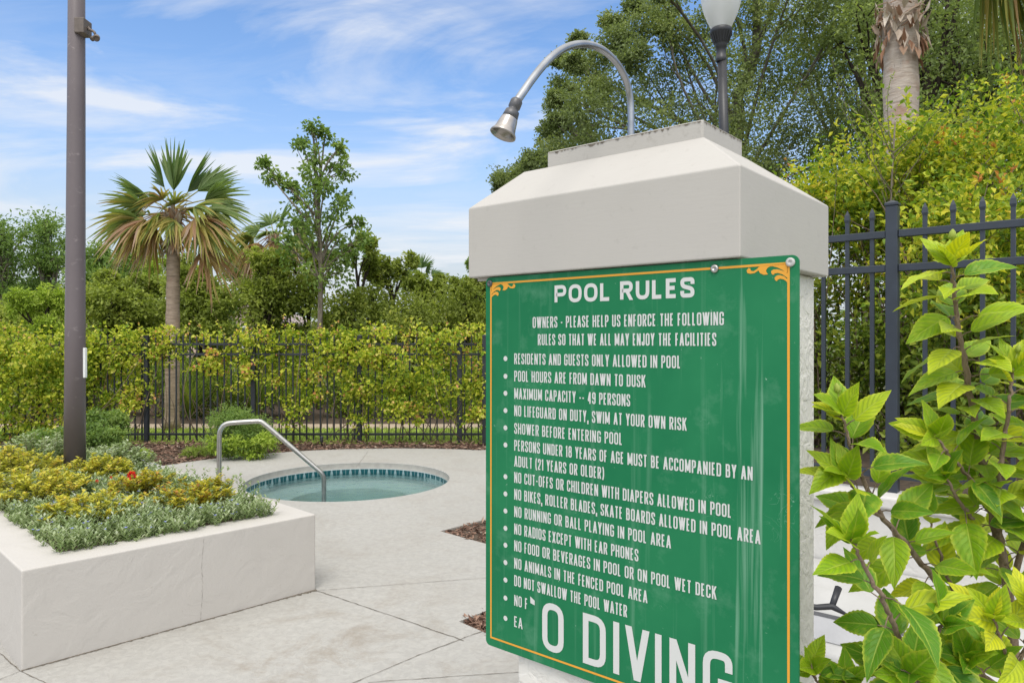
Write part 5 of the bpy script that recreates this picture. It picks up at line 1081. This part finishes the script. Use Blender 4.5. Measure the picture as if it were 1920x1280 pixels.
def hib_leaf(acc, rng, base, d, nrm, L, W, tint, curl, fold):
    d = d / np.linalg.norm(d); sd_ = np.cross(d, nrm); sd_ /= np.linalg.norm(sd_); nn = np.cross(sd_, d)
    w_ = (np.sin(np.pi * np.clip(US, 0, 1) ** .62) ** .95) * (1 - .30 * US) * .5 * W * 1.16; w_[0] = W * .06; w_[-1] = 0
    tooth = np.where((np.arange(NS) % 2 == 0) & (US > .22), 1.06, .98); tw = rng.normal() * .25
    C = base + d * (L * US)[:, None] - nn * (curl * L * US ** 2)[:, None] + sd_ * (rng.normal() * .05 * L * US ** 2)[:, None]
    rows = []; uv = []; ph = rng.random() * 6
    for v in (-1, -.5, 0, .5, 1):
        ww = w_ * (tooth if abs(v) == 1 else 1.0) * v
        h = fold * np.abs(ww) * (1 + .5 * (abs(v) == .5)) + (.008 * W * np.sin(US * 16 + ph + (0 if v > 0 else 1.5)) * abs(v) * 3 * np.sin(np.pi * US)) + tw * ww * US
        adv = .05 * L * abs(v) * np.sin(np.pi * US)
        rows.append(C + sd_ * ww[:, None] + nn * h[:, None] + d * adv[:, None]); uv.append(np.c_[US, np.full(NS, v)])
    V = np.concatenate(rows); F = []; i = np.arange(NS - 1)
    for r_ in range(4): F.append(np.stack([r_ * NS + i, (r_ + 1) * NS + i, (r_ + 1) * NS + i + 1, r_ * NS + i + 1], 1))
    acc.add(V, np.concatenate(F), tint, np.concatenate(uv))
def hib_shoot(leaf, stem, rng, path, r0, r1, f0=.25, step=.030, Lmax=.106, tip_n=5, yel=.35, ground=False):
    P = np.array([px(*p) for p in path])
    if ground: P = np.vstack([[P[0][0] + rng.normal() * .03, P[0][1] + .03, -.02], P])
    Q = []
    for i in range(len(P) - 1):
        for s in np.linspace(0, 1, 8, endpoint=False): Q.append(P[i] * (1 - s) + P[i + 1] * s)
    Q.append(P[-1]); Q = np.array(Q)
    for _ in range(3): Q[1:-1] = (Q[:-2] + 2 * Q[1:-1] + Q[2:]) / 4
    Q[1:-1] += rng.normal(size=Q[1:-1].shape) * .0016
    stem.tube(Q, np.linspace(r0, r1, len(Q)), 9)
    ln = np.r_[0, np.cumsum(np.linalg.norm(np.diff(Q, axis=0), axis=1))]; tot = ln[-1]
    at = lambda s: np.array([np.interp(s, ln, Q[:, k]) for k in range(3)])
    s = tot; k = 0; an = rng.random() * 6.28
    while s > f0 * tot:
        p = at(s); T = at(min(tot, s + .01)) - at(max(0, s - .01)); T /= np.linalg.norm(T)
        a1 = np.cross(T, [0.3, 1, 0.1]); a1 /= np.linalg.norm(a1); a2 = np.cross(T, a1); o = a1 * math.cos(an) + a2 * math.sin(an)
        g = min(1, (k + 1.2) / tip_n); L = Lmax * (.55 + .45 * g) * (.72 + .45 * rng.random()); age = 1 - g
        pd = o * (.55 + .45 * g) + T * (.75 - .35 * g) + np.array([0, 0, .15]) + rng.normal(size=3) * .12; pd /= np.linalg.norm(pd)
        pl_ = L * (.22 + .25 * g * rng.random()); e = p + pd * pl_ - np.array([0, 0, .15 * pl_])
        stem.tube([p, p + pd * pl_ * .55, e], [.0016, .0013, .0011], 5, False)
        d = pd * .8 + o * .25 + np.array([rng.normal() * .22, rng.normal() * .2 - .05, .10 - .50 * g * rng.random() + .40 * age])
        nr = np.array([0, 0, 1.0]) * (.75 + .4 * age) + np.array([0, -.55, 0]) + T * .3 - o * .1 + rng.normal(size=3) * .28
        hib_leaf(leaf, rng, e, d, nr, L, L * (.44 + .12 * rng.random()), float(np.clip(.36 + .5 * age * (yel / .35) + (yel - .35) + rng.normal() * .17 + .12, 0, 1)), .10 + .28 * rng.random() * g, .10 + .25 * rng.random())
        an += 2.4 + rng.normal() * .25; s -= step * (.45 + .55 * g) * (.7 + .6 * rng.random()); k += 1
    T = Q[-1] - Q[-4]; T /= np.linalg.norm(T); a1 = np.cross(T, [0.3, 1, 0.1]); a1 /= np.linalg.norm(a1); a2 = np.cross(T, a1)
    for j in range(4):                                              # leafy tip
        o = a1 * math.cos(an + j * 1.7) + a2 * math.sin(an + j * 1.7); d = T * .9 + o * (.45 + .35 * rng.random()); L = Lmax * (.62 + .3 * rng.random())
        hib_leaf(leaf, rng, Q[-1] - T * .004 * j, d, np.array([0, -.8, .55]) - o * .4 + rng.normal(size=3) * .2, L, L * .5, float(np.clip(.62 + (yel - .35) + rng.normal() * .12, 0, 1)), .12, .22)
    return Q[-1], (Q[-1] - Q[-3]) / np.linalg.norm(Q[-1] - Q[-3])
def bud(parent, p, d, l=.022, r_=.0065, stalk=.02):
    a = Acc(); e = p + d * stalk; a.tube([p, e], [.0013, .0016], 6); a.lathe([(.001, 0), (r_ * .7, l * .12), (r_, l * .4), (r_ * .75, l * .75), (r_ * .15, l)], 12, e, d, .6)
    rr = np.random.default_rng(int(abs(p[0]) * 1e4)); an = np.arange(7) * .9; q = np.array(Vector(d).to_track_quat('Z', 'Y').to_matrix())
    add_leaves(a, np.tile(e, (7, 1)), np.stack([np.cos(an) * .9, np.sin(an) * .9, np.full(7, .9)], 1) @ q.T, np.tile(d, (7, 1)), l * .6, .003, np.full(7, .2)); a.build('flower_bud', M['bud'], parent, True)
def hibiscus(label, loc, shoots, seed, buds=()):
    rg = np.random.default_rng(seed); t = thing('hibiscus_plant', label, 'hibiscus', loc, 'hibiscus plants in front of the white wall'); lf, st = Acc(), Acc(); ends = []
    for sh in shoots: ends.append(hib_shoot(lf, st, rg, sh[0], *sh[1], **(sh[2] if len(sh) > 2 else {})))
    st.build('stem', M['hibstem'], t, True); lf.build('foliage', M['hib'], t, False)
    for i, (dx, l) in buds: p, d = ends[i]; bud(t, p, unit(d + np.array(dx)), l, l * .32, l * 1.8)
    return t
hibiscus('tall hibiscus with yellow green top reaching above the right fence rail', (1.2, 1.75, 0), [
  ([(1912, 1330, 1.76), (1896, 1180, 1.72), (1885, 1060, 1.67), (1852, 930, 1.62), (1826, 780, 1.58), (1803, 650, 1.55), (1790, 560, 1.53), (1784, 490, 1.51)], (.0145, .0028), dict(f0=.50, step=.0115, tip_n=4, yel=.54, ground=True)),
  ([(1885, 1060, 1.67), (1868, 960, 1.58), (1880, 850, 1.53), (1893, 760, 1.50), (1900, 690, 1.49)], (.007, .0026), dict(f0=.2, yel=.48, step=.024)),
  ([(1890, 1120, 1.70), (1930, 980, 1.62), (1960, 840, 1.58), (1945, 720, 1.56)], (.008, .003), dict(f0=.2, yel=.46, step=.022)),
  ([(1856, 940, 1.62), (1812, 890, 1.56), (1775, 850, 1.52), (1752, 815, 1.50)], (.005, .0024), dict(f0=.25, yel=.36)),
  ([(1880, 1040, 1.67), (1830, 985, 1.60), (1792, 930, 1.56), (1770, 890, 1.55)], (.006, .0025), dict(f0=.3, yel=.32)),
 ], 501, ((0, ((.1, 0, .6), .024)), (1, ((.2, 0, .3), .018))))
hibiscus('hibiscus with a long branch leaning left towards the pillar', (1.02, 1.62, 0), [
  ([(1862, 1330, 1.68), (1800, 1140, 1.62), (1728, 1055, 1.56), (1655, 970, 1.49), (1618, 900, 1.45), (1592, 830, 1.43), (1578, 775, 1.42)], (.0095, .0024), dict(f0=.56, step=.024, tip_n=5, yel=.36, ground=True)),
  ([(1800, 1140, 1.62), (1770, 1060, 1.58), (1748, 1000, 1.57), (1738, 960, 1.57)], (.0040, .0018), dict(f0=.3, yel=.22, step=.05, Lmax=.07)),
  ([(1655, 970, 1.49), (1612, 930, 1.45), (1585, 890, 1.43)], (.004, .002), dict(f0=.2, yel=.3)),
 ], 502, ((0, ((.1, 0, .5), .022)), (1, ((.1, 0, .5), .014))))
hibiscus('low hibiscus in front with large green leaves near the photo bottom', (.82, 1.45, 0), [
  ([(1752, 1330, 1.50), (1708, 1250, 1.42), (1680, 1180, 1.36), (1645, 1105, 1.32), (1612, 1045, 1.305), (1596, 1010, 1.30)], (.008, .0024), dict(f0=.45, step=.032, tip_n=7, yel=.22, Lmax=.108, ground=True)),
  ([(1700, 1240, 1.42), (1745, 1200, 1.36), (1770, 1165, 1.33)], (.005, .0025), dict(f0=.25, yel=.12, Lmax=.112)),
  ([(1740, 1310, 1.45), (1720, 1290, 1.34), (1705, 1262, 1.30)], (.005, .0022), dict(f0=.1, yel=.1, Lmax=.112)),
 ], 503)
hibiscus('hibiscus with bright yellow leaves at the lower right corner', (1.0, 1.48, 0), [
  ([(1925, 1340, 1.46), (1898, 1270, 1.40), (1880, 1210, 1.36), (1862, 1160, 1.34)], (.006, .0024), dict(f0=.1, step=.028, tip_n=6, yel=.62, ground=True)),
  ([(1925, 1320, 1.46), (1850, 1270, 1.40), (1815, 1235, 1.36)], (.005, .0022), dict(f0=.2, yel=.12, Lmax=.112)),
  ([(1898, 1270, 1.40), (1930, 1200, 1.36), (1935, 1140, 1.34)], (.005, .0022), dict(f0=.2, yel=.5)),
 ], 504)
hibiscus('small hibiscus sprig at the pillar foot beside the sign edge', (.62, 1.42, 0), [
  ([(1560, 1340, 1.46), (1535, 1285, 1.43), (1522, 1252, 1.42)], (.004, .002), dict(f0=.1, step=.016, tip_n=4, yel=.3, Lmax=.075, ground=True)),
  ([(1590, 1345, 1.46), (1590, 1300, 1.42), (1585, 1275, 1.41)], (.004, .002), dict(f0=.1, step=.016, tip_n=4, yel=.25, Lmax=.08)),
 ], 505)
